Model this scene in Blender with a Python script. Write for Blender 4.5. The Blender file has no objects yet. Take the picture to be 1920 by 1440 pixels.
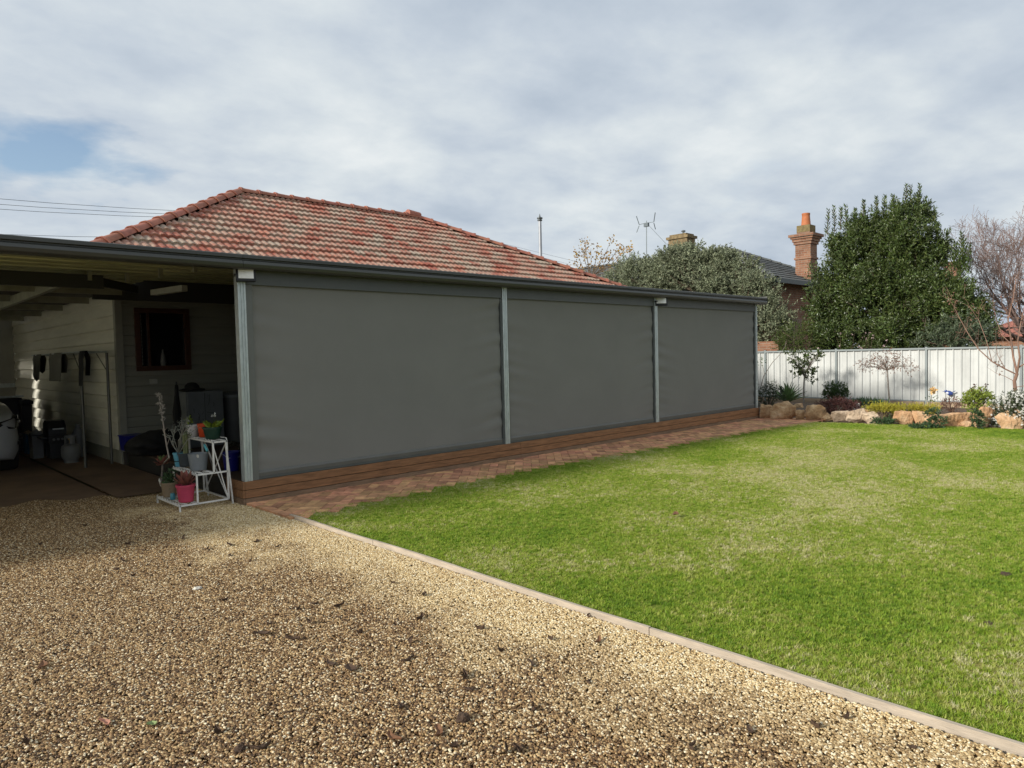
import bpy, bmesh, math, random
import numpy as np
from mathutils import Vector, Matrix, noise
R = math.radians
rng = np.random.default_rng(7); random.seed(7)
sc = bpy.context.scene
C = sc.collection

# ------------------------------------------------------------------ camera model (from measured vanishing lines)
CF, CP, CR, CY = 1314.93, R(2.4077), R(-1.3379), R(43.8606)
CAM = np.array([-3.092, -7.4077, 1.55])
_F = np.array([math.sin(CY)*math.cos(CP), math.cos(CY)*math.cos(CP), -math.sin(CP)])
_R0 = np.array([math.cos(CY), -math.sin(CY), 0.0]); _U0 = np.cross(_R0, _F)
_R = _R0*math.cos(CR)+_U0*math.sin(CR); _U = -_R0*math.sin(CR)+_U0*math.cos(CR)

def at(px, py, X=None, Y=None, Z=None):
    """world point where the sight line measured at (px,py) meets a real plane x=X, y=Y or z=Z"""
    d = _F+_R*(px-960)/CF-_U*(py-720)/CF
    if Z is not None: t = (Z-CAM[2])/d[2]
    elif X is not None: t = (X-CAM[0])/d[0]
    else: t = (Y-CAM[1])/d[1]
    return CAM+d*t

def px2m(n, p):
    return n*float((np.array(p)-CAM)@_F)/CF

# ------------------------------------------------------------------ materials
MATS = {}
class NT:
    def __init__(s, mat):
        s.t = mat.node_tree; s.n = s.t.nodes; s.l = s.t.links
    def add(s, typ, **kw):
        n = s.n.new(typ)
        for k, v in kw.items():
            if k.startswith('_'): setattr(n, k[1:], v)
            else: n.inputs[k.replace('_', ' ')].default_value = v
        return n
    def link(s, a, b): s.l.new(a, b)

def ramp(nt, fac, stops, interp='LINEAR'):
    r = nt.n.new('ShaderNodeValToRGB'); r.color_ramp.interpolation = interp
    e = r.color_ramp.elements
    while len(e) < len(stops): e.new(0.5)
    for i, (p, c) in enumerate(stops):
        e[i].position = p; e[i].color = (c[0], c[1], c[2], 1) if hasattr(c, '__len__') else (c, c, c, 1)
    nt.link(fac, r.inputs[0]); return r.outputs[0]

def mat(name, col=(.5, .5, .5), rough=.7, metal=0., var=0., vscale=5., bump=0., bscale=60., spec=.4, col2=None, stretch=None, island=0., translucent=0., fn=None, stops=None):
    if name in MATS: return MATS[name]
    m = bpy.data.materials.new(name); m.use_nodes = True
    nt = NT(m); b = nt.n['Principled BSDF']
    b.inputs['Roughness'].default_value = rough; b.inputs['Metallic'].default_value = metal
    b.inputs['Specular IOR Level'].default_value = spec
    tc = nt.add('ShaderNodeTexCoord'); vec = tc.outputs['Object']
    if stretch:
        mp = nt.add('ShaderNodeMapping'); mp.inputs['Scale'].default_value = stretch
        nt.link(vec, mp.inputs[0]); vec = mp.outputs[0]
    c2 = col2 or tuple(min(1, x*(1+var)) for x in col)
    c1 = col if col2 else tuple(x*(1-var) for x in col)
    n1 = nt.add('ShaderNodeTexNoise', Scale=vscale, Detail=6., Roughness=.65); nt.link(vec, n1.inputs['Vector'])
    out = ramp(nt, n1.outputs['Fac'], stops or [(.33, c1), (.67, c2)])
    if island:
        g = nt.add('ShaderNodeNewGeometry')
        hs = nt.add('ShaderNodeHueSaturation'); nt.link(out, hs.inputs['Color'])
        mr = nt.add('ShaderNodeMapRange'); mr.inputs[3].default_value = 1-island; mr.inputs[4].default_value = 1+island
        nt.link(g.outputs['Random Per Island'], mr.inputs[0]); nt.link(mr.outputs[0], hs.inputs['Value'])
        mh = nt.add('ShaderNodeMapRange'); mh.inputs[3].default_value = .5-island*.05; mh.inputs[4].default_value = .5+island*.04
        ml = nt.add('ShaderNodeMath', _operation='MULTIPLY'); ml.inputs[1].default_value = 7.31
        mf = nt.add('ShaderNodeMath', _operation='FRACT')
        nt.link(g.outputs['Random Per Island'], ml.inputs[0]); nt.link(ml.outputs[0], mf.inputs[0]); nt.link(mf.outputs[0], mh.inputs[0])
        nt.link(mh.outputs[0], hs.inputs['Hue']); out = hs.outputs[0]
    nt.link(out, b.inputs['Base Color'])
    if bump:
        n2 = nt.add('ShaderNodeTexNoise', Scale=bscale, Detail=5.); nt.link(vec, n2.inputs['Vector'])
        bp = nt.add('ShaderNodeBump', Strength=bump, Distance=.04 if 'sandstone' in name else .01); nt.link(n2.outputs['Fac'], bp.inputs['Height'])
        nt.link(bp.outputs[0], b.inputs['Normal'])
    if translucent:
        o = nt.n['Material Output']; tr = nt.add('ShaderNodeBsdfTranslucent'); nt.link(out, tr.inputs['Color'])
        mx = nt.add('ShaderNodeMixShader'); mx.inputs[0].default_value = translucent
        nt.link(b.outputs[0], mx.inputs[1]); nt.link(tr.outputs[0], mx.inputs[2]); nt.link(mx.outputs[0], o.inputs['Surface'])
    if fn: fn(nt, b, out, tc)
    MATS[name] = m; return m

# ------------------------------------------------------------------ mesh builder
class MB:
    def __init__(s): s.v = []; s.f = []; s.smooth = False
    def add(s, vs, fs):
        o = len(s.v); s.v += [tuple(map(float, p)) for p in vs]; s.f += [tuple(i+o for i in f) for f in fs]; return s
    def box(s, x0, y0, z0, x1, y1, z1):
        return s.add([(x0,y0,z0),(x1,y0,z0),(x1,y1,z0),(x0,y1,z0),(x0,y0,z1),(x1,y0,z1),(x1,y1,z1),(x0,y1,z1)],
                     [(0,3,2,1),(4,5,6,7),(0,1,5,4),(1,2,6,5),(2,3,7,6),(3,0,4,7)])
    def bar(s, a, b, w, h=None, up=(0,0,1)):
        a = Vector(a); b = Vector(b); h = h or w; d = (b-a).normalized(); u = Vector(up)
        if abs(d.dot(u)) > .95: u = Vector((1,0,0))
        r = d.cross(u).normalized(); u = r.cross(d)
        vs = [p+r*sx*w/2+u*sz*h/2 for p in (a,b) for sx, sz in ((-1,-1),(1,-1),(1,1),(-1,1))]
        return s.add(vs, [(0,1,2,3),(7,6,5,4),(0,4,5,1),(1,5,6,2),(2,6,7,3),(3,7,4,0)])
    def tube(s, pts, rad, n=6, cap=True):
        pts = [Vector(p) for p in pts]; k = len(pts)
        rs = rad if hasattr(rad, '__len__') else [rad]*k
        vs = []; u = None
        for i, p in enumerate(pts):
            d = (pts[min(i+1,k-1)]-pts[max(i-1,0)]); d = d.normalized() if d.length > 1e-9 else Vector((0,0,1))
            if u is None: u = d.orthogonal().normalized()
            else:
                u = (u-d*u.dot(d)); u = u.normalized() if u.length > 1e-6 else d.orthogonal().normalized()
            w = d.cross(u)
            for j in range(n):
                a = 2*math.pi*j/n; vs.append(p+(u*math.cos(a)+w*math.sin(a))*rs[i])
        fs = [(i*n+j, i*n+(j+1)%n, (i+1)*n+(j+1)%n, (i+1)*n+j) for i in range(k-1) for j in range(n)]
        if cap: fs += [tuple(range(n))[::-1], tuple(range((k-1)*n, k*n))]
        return s.add(vs, fs)
    def lathe(s, c, prof, n=20, axis='z'):
        vs = []
        for r, h in prof:
            for j in range(n):
                a = 2*math.pi*j/n; x, y = r*math.cos(a), r*math.sin(a)
                p = {'z': (x,y,h), 'x': (h,x,y), 'y': (x,h,y)}[axis]
                vs.append((c[0]+p[0], c[1]+p[1], c[2]+p[2]))
        k = len(prof)
        fs = [(i*n+j, i*n+(j+1)%n, (i+1)*n+(j+1)%n, (i+1)*n+j) for i in range(k-1) for j in range(n)]
        fs += [tuple(range(n))[::-1], tuple(range((k-1)*n, k*n))]
        return s.add(vs, fs)
    def prism(s, poly, a, b, axis='x'):
        """poly in the two other axes, extruded from a to b along axis"""
        def P(u, v, w): return {'x': (w,u,v), 'y': (u,w,v), 'z': (u,v,w)}[axis]
        n = len(poly); vs = [P(u,v,a) for u, v in poly]+[P(u,v,b) for u, v in poly]
        fs = [(i, (i+1)%n, n+(i+1)%n, n+i) for i in range(n)]+[tuple(range(n))[::-1], tuple(range(n, 2*n))]
        return s.add(vs, fs)
    def build(s, name, m, parent=None, smooth=None, bevel=0, fix=True):
        org = wloc(parent) if parent else Vector((0,0,0))
        me = bpy.data.meshes.new(name)
        me.from_pydata([(x-org.x, y-org.y, z-org.z) for x, y, z in s.v], [], s.f)
        if fix:
            bm = bmesh.new(); bm.from_mesh(me); bmesh.ops.recalc_face_normals(bm, faces=bm.faces)
            if bevel:
                ed = [e for e in bm.edges if len(e.link_faces) == 2 and e.calc_face_angle(0) > .5]
                bmesh.ops.bevel(bm, geom=ed, offset=bevel, segments=2, affect='EDGES', profile=.6)
            bm.to_mesh(me); bm.free()
        me.materials.append(m)
        if smooth if smooth is not None else s.smooth:
            me.polygons.foreach_set('use_smooth', [True]*len(me.polygons))
            if not s.smooth or True:
                try: me.set_sharp_from_angle(angle=R(38))
                except Exception: pass
        o = bpy.data.objects.new(name, me); C.objects.link(o)
        if parent: o.parent = parent
        return o

def wloc(o):
    v = Vector((0,0,0))
    while o: v += o.location; o = o.parent
    return v

def tag(o, label=None, cat=None, group=None, kind=None):
    if label: o['label'] = label
    if cat: o['category'] = cat
    if group: o['group'] = group
    if kind: o['kind'] = kind
    return o

def thing(name, label, cat, loc, group=None):
    o = bpy.data.objects.new(name, None); C.objects.link(o); o.location = [float(v) for v in loc]; o.empty_display_size = .2
    return tag(o, label, cat, group)

def npmesh(name, V, F, m, parent=None, smooth=False):
    """V (n,3), F (k,3|4) numpy"""
    if parent: V = V-np.array(wloc(parent))
    me = bpy.data.meshes.new(name); k = F.shape[1]
    me.vertices.add(len(V)); me.vertices.foreach_set('co', V.astype(np.float32).ravel())
    me.loops.add(F.size); me.loops.foreach_set('vertex_index', F.astype(np.int32).ravel())
    me.polygons.add(len(F)); me.polygons.foreach_set('loop_start', np.arange(0, F.size, k, dtype=np.int32))
    me.polygons.foreach_set('use_smooth', np.full(len(F), smooth))
    me.update(calc_edges=True); me.validate(); me.materials.append(m)
    o = bpy.data.objects.new(name, me); C.objects.link(o)
    if parent: o.parent = parent
    return o

# ------------------------------------------------------------------ foliage
def unit(a): return a/np.maximum(np.linalg.norm(a, axis=-1, keepdims=True), 1e-9)
def leafmesh(P, D, L, W, fold=.35, curl=.15):
    """leaves with base P, direction D, length L, width W: six verts, four tris, folded along the midrib"""
    n = len(P); D = unit(D); rnd = unit(rng.normal(size=(n,3))); S = unit(np.cross(D, rnd)); N = np.cross(S, D)
    L = np.broadcast_to(L, (n,))[:,None]; W = np.broadcast_to(W, (n,))[:,None]
    a = P; m = P+D*L*.5+N*L*curl*.5; t = P+D*L
    l = P+D*L*.45+S*W*.5+N*W*fold; r = P+D*L*.45-S*W*.5+N*W*fold
    V = np.stack([a, l, m, r, t], 1).reshape(-1, 3)
    base = (np.arange(n)*5)[:,None]
    F = np.stack([base+[0,1,2], base+[0,2,3], base+[1,4,2], base+[2,4,3]], 1).reshape(-1, 3)
    return V, F

class Leaves:
    def __init__(s): s.V = []; s.F = []; s.o = 0
    def add(s, P, D, L, W, **k):
        if len(P) == 0: return
        V, F = leafmesh(np.asarray(P, float), np.asarray(D, float), L, W, **k); s.V.append(V); s.F.append(F+s.o); s.o += len(V)
    def build(s, name, m, parent=None):
        return npmesh(name, np.concatenate(s.V), np.concatenate(s.F), m, parent)

def blob_sprays(blobs, nspray, spray_len, nleaf, L, W, up=.3, out=.8, shell=.55, rad=None):
    """short leafy shoots spread through several ellipsoids, denser towards their outside"""
    lv = Leaves(); twigs = []
    vol = np.array([b[3]*b[4]*b[5] for b in blobs])**.75; vol /= vol.sum()
    for b, w in zip(blobs, vol):
        n = max(4, int(nspray*w)); d = unit(rng.normal(size=(n,3)))
        r = shell+(1-shell)*rng.random(n)**.6
        jag = 1+.12*np.array([noise.noise(Vector(tuple(q*2.3))+Vector((b[0],b[1],0))) for q in d])*2
        P = np.array(b[:3])+d*(r*jag)[:,None]*np.array(b[3:6])
        D = unit(d*out+np.array([0,0,up])+rng.normal(size=(n,3))*.35)
        sl = spray_len*(.6+.8*rng.random(n))
        t = rng.random((n, nleaf)); pts = P[:,None,:]+D[:,None,:]*(sl[:,None]*t)[:,:,None]
        dirs = D[:,None,:]*.75+unit(rng.normal(size=(n,nleaf,3)))*.9
        lv.add(pts.reshape(-1,3), dirs.reshape(-1,3), (L*(.6+.7*rng.random(n*nleaf))), W*(.7+.5*rng.random(n*nleaf)))
    return lv

def grow(mb, p, d, length, r, depth, spread=.5, up=.25, seg=4, ratio=.72, kids=3, tips=None, wob=.12, minr=.003):
    pts = [Vector(p)]; rs = [r]; d = Vector(d).normalized(); 
    for i in range(seg):
        d = (d+Vector(rng.normal(size=3)*wob)+Vector((0,0,up*.15))).normalized()
        pts.append(pts[-1]+d*length/seg); rs.append(max(minr, r*(1-.45*(i+1)/seg)))
    mb.tube(pts, rs, n=6 if depth > 1 else 4, cap=False)
    if depth <= 0:
        if tips is not None: tips.append((pts[-1], d.copy()))
        return
    for k in range(kids):
        j = seg if k == 0 else random.randint(max(1, seg//2), seg)
        nd = (d+Vector(rng.normal(size=3))*spread+Vector((0,0,up))).normalized()
        grow(mb, pts[j], nd, length*ratio*random.uniform(.75, 1.15), rs[j]*.72, depth-1, spread, up, seg, ratio, kids, tips, wob, minr)

# ------------------------------------------------------------------ material library
deckm = mat('stained_timber', (.235,.122,.055), .55, var=.35, vscale=3., stretch=(1.2,12,14), bump=.25, bscale=14., spec=.3, island=.12)
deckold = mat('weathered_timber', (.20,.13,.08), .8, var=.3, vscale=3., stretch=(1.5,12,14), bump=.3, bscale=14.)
galv = mat('galvanised_steel', (.46,.50,.50), .42, metal=.55, var=.16, vscale=22., stretch=(1,1,.35), bump=.03, bscale=20.)
blindm = mat('blind_fabric', (.196,.194,.180), .85, var=.04, vscale=1.2, bump=.05, bscale=500., spec=.15)
darkch = mat('charcoal_metal', (.075,.082,.08), .45, var=.08, vscale=4., spec=.5)
railm = mat('grey_rail_metal', (.115,.115,.105), .4, var=.08, vscale=4.)
gutterm = mat('gutter_metal', (.048,.050,.045), .38, var=.12, vscale=2., stretch=(.6,6,6), spec=.5)
soffit = mat('roof_sheet_metal', (.42,.43,.24), .5, metal=.15, var=.3, vscale=2., stretch=(.5,5,5))
steelbeam = mat('beam_metal', (.26,.26,.20), .5, metal=.4, var=.2, vscale=5.)
blackm = mat('black_plastic', (.012,.012,.013), .45, var=.15)
lensm = mat('floodlight_lens', (.90,.89,.84), .25, var=.05, vscale=30.)
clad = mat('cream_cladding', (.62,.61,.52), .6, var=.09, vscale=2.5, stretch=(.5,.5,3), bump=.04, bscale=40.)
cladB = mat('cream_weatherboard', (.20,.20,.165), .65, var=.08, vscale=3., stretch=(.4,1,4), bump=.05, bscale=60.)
woodw = mat('window_timber', (.06,.022,.010), .5, var=.3, vscale=4., stretch=(3,3,12))
glassd = mat('dark_window_glass', (.006,.007,.008), .06, spec=.5)
whitepl = mat('white_plastic', (.62,.62,.58), .45, var=.05)
whitepaint = mat('white_painted_wire', (.70,.69,.65), .4, var=.12, vscale=18.)
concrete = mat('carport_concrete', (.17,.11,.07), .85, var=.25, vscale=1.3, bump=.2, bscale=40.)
soilm = mat('bed_soil', (.10,.07,.048), .95, var=.4, vscale=12., bump=.8, bscale=50.)
potsoil = mat('pot_soil', (.035,.024,.017), .95, var=.4, vscale=60., bump=.8, bscale=120.)
plinthm = mat('fence_sleeper', (.36,.27,.18), .8, var=.2, vscale=3., stretch=(2,.8,9), bump=.2, bscale=20.)
edgem = mat('edging_timber', (.43,.36,.28), .85, var=.2, vscale=5., stretch=(6,1,6), bump=.25, bscale=30.)
fencem = mat('fence_sheet', (.52,.53,.51), .30, var=.15, vscale=1.6, spec=.55, stretch=(1,1,.5))
fpostm = mat('fence_post_metal', (.22,.25,.25), .4, var=.08, spec=.5)
barkm = mat('brown_bark', (.11,.08,.055), .9, var=.3, vscale=12., bump=.5, bscale=40., stretch=(1,1,.3))
barkred = mat('red_bark', (.23,.135,.095), .75, var=.3, vscale=10., bump=.3, bscale=40., stretch=(1,1,.3))
barkpurple = mat('purple_twig_bark', (.20,.135,.115), .8, var=.25, vscale=6.)
barkgrey = mat('grey_bark', (.23,.20,.17), .85, var=.25, vscale=14., bump=.4, bscale=40.)

def tilefn(nt, b, out, tc):
    # per-tile tone and patchy pale lichen that belongs to the old tiles
    s = nt.add('ShaderNodeSeparateXYZ'); nt.link(tc.outputs['Object'], s.inputs[0])
    a = nt.add('ShaderNodeVectorMath', _operation='SNAP'); a.inputs[1].default_value = (.264,.23,.5)
    nt.link(tc.outputs['Object'], a.inputs[0])
    wn = nt.add('ShaderNodeTexWhiteNoise', _noise_dimensions='2D'); nt.link(a.outputs[0], wn.inputs['Vector'])
    base = ramp(nt, wn.outputs['Value'], [(.0,(.27,.075,.048)),(.35,(.37,.11,.068)),(.7,(.44,.16,.10)),(1.,(.30,.11,.075))])
    n = nt.add('ShaderNodeTexNoise', Scale=2.1, Detail=8., Roughness=.75); nt.link(tc.outputs['Object'], n.inputs['Vector'])
    n2 = nt.add('ShaderNodeTexNoise', Scale=16., Detail=5., Roughness=.8); nt.link(tc.outputs['Object'], n2.inputs['Vector'])
    mm = nt.add('ShaderNodeMath', _operation='MULTIPLY_ADD'); mm.inputs[1].default_value = .30; nt.link(n2.outputs['Fac'], mm.inputs[0]); nt.link(n.outputs['Fac'], mm.inputs[2])
    w2 = nt.add('ShaderNodeMath', _operation='MULTIPLY_ADD'); w2.inputs[1].default_value = .16; nt.link(wn.outputs['Value'], w2.inputs[0]); nt.link(mm.outputs[0], w2.inputs[2])
    f = ramp(nt, w2.outputs[0], [(.60, 0), (.86, .85)])
    mx = nt.add('ShaderNodeMix', _data_type='RGBA'); nt.link(f, mx.inputs[0]); nt.link(base, mx.inputs[6]); mx.inputs[7].default_value = (.36,.31,.24,1)
    n3 = nt.add('ShaderNodeTexNoise', Scale=40., Detail=3.); nt.link(tc.outputs['Object'], n3.inputs['Vector'])
    f3 = ramp(nt, n3.outputs['Fac'], [(.55, 0), (.70, .75)])
    m2 = nt.add('ShaderNodeMix', _data_type='RGBA'); nt.link(f3, m2.inputs[0]); nt.link(mx.outputs[2], m2.inputs[6]); m2.inputs[7].default_value = (.12,.06,.045,1)
    nt.link(m2.outputs[2], b.inputs['Base Color'])
tilem = mat('terracotta_tile', (.4,.15,.1), .75, bump=.3, bscale=80., fn=tilefn)
capm = mat('ridge_cap_tile', (.33,.125,.082), .7, var=.22, vscale=6., bump=.2, bscale=60., island=.15)
slatem = mat('slate_tile', (.12,.125,.12), .65, var=.3, vscale=8., bump=.4, bscale=50.)

def brickfn(nt, b, out, tc):
    g = nt.add('ShaderNodeNewGeometry'); s = nt.add('ShaderNodeSeparateXYZ'); nt.link(tc.outputs['Object'], s.inputs[0])
    sn = nt.add('ShaderNodeSeparateXYZ'); nt.link(g.outputs['Normal'], sn.inputs[0])
    ax = nt.add('ShaderNodeMath', _operation='ABSOLUTE'); nt.link(sn.outputs[0], ax.inputs[0])
    gt = nt.add('ShaderNodeMath', _operation='GREATER_THAN'); gt.inputs[1].default_value = .7; nt.link(ax.outputs[0], gt.inputs[0])
    mx = nt.add('ShaderNodeMix', _data_type='FLOAT'); nt.link(gt.outputs[0], mx.inputs[0]); nt.link(s.outputs[0], mx.inputs[2]); nt.link(s.outputs[1], mx.inputs[3])
    cv = nt.add('ShaderNodeCombineXYZ'); nt.link(mx.outputs[0], cv.inputs[0]); nt.link(s.outputs[2], cv.inputs[1])
    bt = nt.add('ShaderNodeTexBrick'); nt.link(cv.outputs[0], bt.inputs['Vector'])
    bt.inputs['Scale'].default_value = 1; bt.inputs['Brick Width'].default_value = .24; bt.inputs['Row Height'].default_value = .086
    bt.inputs['Mortar Size'].default_value = .007; bt.inputs['Color1'].default_value = (.21,.09,.05,1); bt.inputs['Color2'].default_value = (.29,.145,.085,1)
    bt.inputs['Mortar'].default_value = (.29,.24,.185,1)
    n = nt.add('ShaderNodeTexNoise', Scale=3., Detail=5.); nt.link(tc.outputs['Object'], n.inputs['Vector'])
    ml = nt.add('ShaderNodeMix', _data_type='RGBA', _blend_type='MULTIPLY'); ml.inputs[0].default_value = 1
    nt.link(bt.outputs['Color'], ml.inputs[6]); nt.link(ramp(nt, n.outputs['Fac'], [(.3,.72),(.7,1.1)]), ml.inputs[7]); nt.link(ml.outputs[2], b.inputs['Base Color'])
    bp = nt.add('ShaderNodeBump', Strength=.5, Distance=.01, _invert=True); nt.link(bt.outputs['Fac'], bp.inputs['Height']); nt.link(bp.outputs[0], b.inputs['Normal'])
brickm = mat('old_brickwork', (.3,.13,.08), .85, fn=brickfn)
potm = mat('terracotta_pot', (.42,.14,.055), .7, var=.15, vscale=6.)
paverm = mat('clay_paver', (.52,.275,.145), .85, var=.3, vscale=9., bump=.25, bscale=90., island=.32)
rockm = mat('sandstone', (.40,.27,.15), .9, vscale=3.2, bump=1.0, bscale=16., stops=[(.28,(.20,.13,.075)),(.45,(.40,.25,.13)),(.6,(.55,.39,.23)),(.75,(.62,.46,.31))])
rockpale = mat('pale_sandstone', (.52,.42,.32), .9, vscale=3., bump=1.0, bscale=16., stops=[(.28,(.34,.24,.16)),(.5,(.55,.42,.30)),(.75,(.68,.56,.43))])
rockor = mat('orange_sandstone', (.5,.3,.15), .9, vscale=2.6, bump=1.0, bscale=16., stops=[(.28,(.30,.16,.09)),(.45,(.50,.29,.15)),(.6,(.62,.42,.25)),(.75,(.60,.47,.34))])

def fol(name, c, v=.25, tr=.25, rough=.5, spec=.35, isl=.4): return mat(name, c, rough, var=v, vscale=1.4, island=isl, translucent=tr, spec=spec)
f_guava = fol('grey_green_leaf', (.21,.235,.145), isl=.5)
f_dark = fol('dark_green_leaf', (.068,.098,.026), rough=.38, spec=.5, isl=.5, tr=.15)
f_bush = fol('mid_green_leaf', (.055,.11,.025))
f_box = fol('box_green_leaf', (.045,.085,.02), isl=.35)
f_yel = fol('yellow_leaf', (.42,.38,.045), isl=.3)
f_lime = fol('lime_leaf', (.24,.30,.05), isl=.3)
f_autumn = fol('autumn_leaf', (.36,.22,.05), isl=.4)
f_red = fol('maroon_leaf', (.10,.042,.035), isl=.4)
f_pink = fol('dry_pink_leaf', (.24,.13,.09), isl=.4)
f_ground = fol('groundcover_leaf', (.06,.11,.045))
f_agave = fol('agave_leaf', (.12,.19,.07), isl=.2, tr=.1)
f_white = mat('white_petal', (.75,.74,.70), .6, translucent=.3)
f_redfl = mat('red_petal', (.45,.02,.02), .6, translucent=.3)
f_peach = mat('peach_petal', (.80,.55,.25), .6, translucent=.3)
f_succ = fol('red_succulent_leaf', (.26,.10,.075), isl=.25, tr=.05)
f_succg = fol('green_succulent_leaf', (.12,.16,.06), isl=.35, tr=.05)
f_silver = fol('silver_leaf', (.30,.32,.27), isl=.3)

# ------------------------------------------------------------------ camera, world, sun
cam = bpy.data.cameras.new('camera'); co = bpy.data.objects.new('camera', cam); C.objects.link(co)
cam.sensor_width = 36; cam.lens = CF/1920*36; cam.clip_end = 3000; cam.clip_start = .05
M = Matrix([[_R[0],_U[0],-_F[0],CAM[0]],[_R[1],_U[1],-_F[1],CAM[1]],[_R[2],_U[2],-_F[2],CAM[2]],[0,0,0,1]])
co.matrix_world = M; sc.camera = co
SUN = Vector((-2.3, .52, 1.0)).normalized()
elev = math.asin(SUN.z); az = math.atan2(SUN.x, SUN.y)
sl = bpy.data.lights.new('sun', 'SUN'); sl.energy = 4.9; sl.angle = R(7); sl.color = (1, .95, .86)
so = bpy.data.objects.new('sun', sl); C.objects.link(so); so.rotation_euler = SUN.to_track_quat('Z', 'Y').to_euler(); so.location = (0,0,30)
w = bpy.data.worlds.new('World'); sc.world = w; w.use_nodes = True
nt = NT(w); bg = nt.n['Background']; bg.inputs['Strength'].default_value = .1
sky = nt.add('ShaderNodeTexSky', _sky_type='NISHITA', _sun_disc=False); sky.sun_elevation = elev; sky.sun_rotation = az
tc = nt.add('ShaderNodeTexCoord'); sp = nt.add('ShaderNodeSeparateXYZ'); nt.link(tc.outputs['Generated'], sp.inputs[0])
zz = nt.add('ShaderNodeMath', _operation='MAXIMUM'); zz.inputs[1].default_value = 0; nt.link(sp.outputs[2], zz.inputs[0])
za = nt.add('ShaderNodeMath', _operation='ADD'); za.inputs[1].default_value = .22; nt.link(zz.outputs[0], za.inputs[0])
dx = nt.add('ShaderNodeMath', _operation='DIVIDE'); nt.link(sp.outputs[0], dx.inputs[0]); nt.link(za.outputs[0], dx.inputs[1])
dy = nt.add('ShaderNodeMath', _operation='DIVIDE'); nt.link(sp.outputs[1], dy.inputs[0]); nt.link(za.outputs[0], dy.inputs[1])
cv = nt.add('ShaderNodeCombineXYZ'); nt.link(dx.outputs[0], cv.inputs[0]); nt.link(dy.outputs[0], cv.inputs[1])
mp = nt.add('ShaderNodeMapping'); mp.inputs['Rotation'].default_value = (0,0,R(20)); mp.inputs['Scale'].default_value = (1,1.12,1); mp.inputs['Location'].default_value = (3.2,1.1,0)
nt.link(cv.outputs[0], mp.inputs[0])
nA = nt.add('ShaderNodeTexNoise', Scale=1.05, Detail=8., Roughness=.50, Distortion=.15); nt.link(mp.outputs[0], nA.inputs['Vector'])
nB = nt.add('ShaderNodeTexNoise', Scale=3.2, Detail=9., Roughness=.55, Distortion=.12); nt.link(mp.outputs[0], nB.inputs['Vector'])
mixn = nt.add('ShaderNodeMix', _data_type='FLOAT'); mixn.inputs[0].default_value = .45; nt.link(nA.outputs['Fac'], mixn.inputs[2]); nt.link(nB.outputs['Fac'], mixn.inputs[3])
cloud = ramp(nt, mixn.outputs[0], [(.35,(4.6,5.35,6.3)),(.45,(5.6,6.3,7.1)),(.55,(6.9,7.5,7.9)),(.65,(8.3,8.7,8.8))])
# an open blue patch low in the cloud on the left, plus thin veils elsewhere
nC = nt.add('ShaderNodeTexNoise', Scale=.8, Detail=6., Roughness=.6); mp2 = nt.add('ShaderNodeMapping'); mp2.inputs['Location'].default_value = (7.7,2.3,0)
nt.link(cv.outputs[0], mp2.inputs[0]); nt.link(mp2.outputs[0], nC.inputs['Vector'])
bd = _F+_R*(120-960)/CF-_U*(300-720)/CF; bd = bd/np.linalg.norm(bd)
dist = nt.add('ShaderNodeVectorMath', _operation='SUBTRACT'); dist.inputs[1].default_value = tuple(bd); nt.link(tc.outputs['Generated'], dist.inputs[0])
ms = nt.add('ShaderNodeMapping'); ms.inputs['Scale'].default_value = (1,1,2.6); nt.link(dist.outputs[0], ms.inputs[0])
ln = nt.add('ShaderNodeVectorMath', _operation='LENGTH'); nt.link(ms.outputs[0], ln.inputs[0])
ad = nt.add('ShaderNodeMath', _operation='MULTIPLY_ADD'); ad.inputs[1].default_value = .30; nt.link(nB.outputs['Fac'], ad.inputs[0]); nt.link(ln.outputs['Value'], ad.inputs[2])
hole = ramp(nt, ad.outputs[0], [(.19, .05), (.27, 1)])
cover = ramp(nt, nC.outputs['Fac'], [(.22, .75), (.36, 1)])
mm = nt.add('ShaderNodeMath', _operation='MULTIPLY'); nt.link(hole, mm.inputs[0]); nt.link(cover, mm.inputs[1])
mx = nt.add('ShaderNodeMix', _data_type='RGBA'); nt.link(mm.outputs[0], mx.inputs[0]); bst = nt.add('ShaderNodeVectorMath', _operation='SCALE'); bst.inputs['Scale'].default_value = 1.6; nt.link(sky.outputs[0], bst.inputs[0]); nt.link(bst.outputs[0], mx.inputs[6]); nt.link(cloud, mx.inputs[7])
nt.link(mx.outputs[2], bg.inputs['Color'])
sc.view_settings.view_transform = 'Standard'; sc.view_settings.look = 'None'; sc.view_settings.exposure = 0; sc.view_settings.gamma = 1
sc.cycles.max_bounces = 8; sc.cycles.transparent_max_bounces = 8; sc.cycles.use_denoising = True
sc.render.film_transparent = False

# ------------------------------------------------------------------ ground
def sheet(name, x0, y0, x1, y1, z, m, kind='structure', zf=None, nx=1, ny=1, poly=None):
    if poly: mb = MB().add([(x,y,z) for x, y in poly], [tuple(range(len(poly)))])
    else:
        mb = MB(); vs = []
        for j in range(ny+1):
            for i in range(nx+1):
                x = x0+(x1-x0)*i/nx; y = y0+(y1-y0)*j/ny; vs.append((x, y, z+(zf(x,y) if zf else 0)))
        mb.add(vs, [(j*(nx+1)+i, j*(nx+1)+i+1, (j+1)*(nx+1)+i+1, (j+1)*(nx+1)+i) for j in range(ny) for i in range(nx)])
    o = mb.build(name, m, smooth=bool(zf)); o['kind'] = kind
    return o
farm = mat('far_ground', (.07,.085,.04), .95, var=.3, vscale=.3, bump=.3, bscale=8.)
sheet('ground', -900, -900, 900, 900, -.12, farm)

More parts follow.
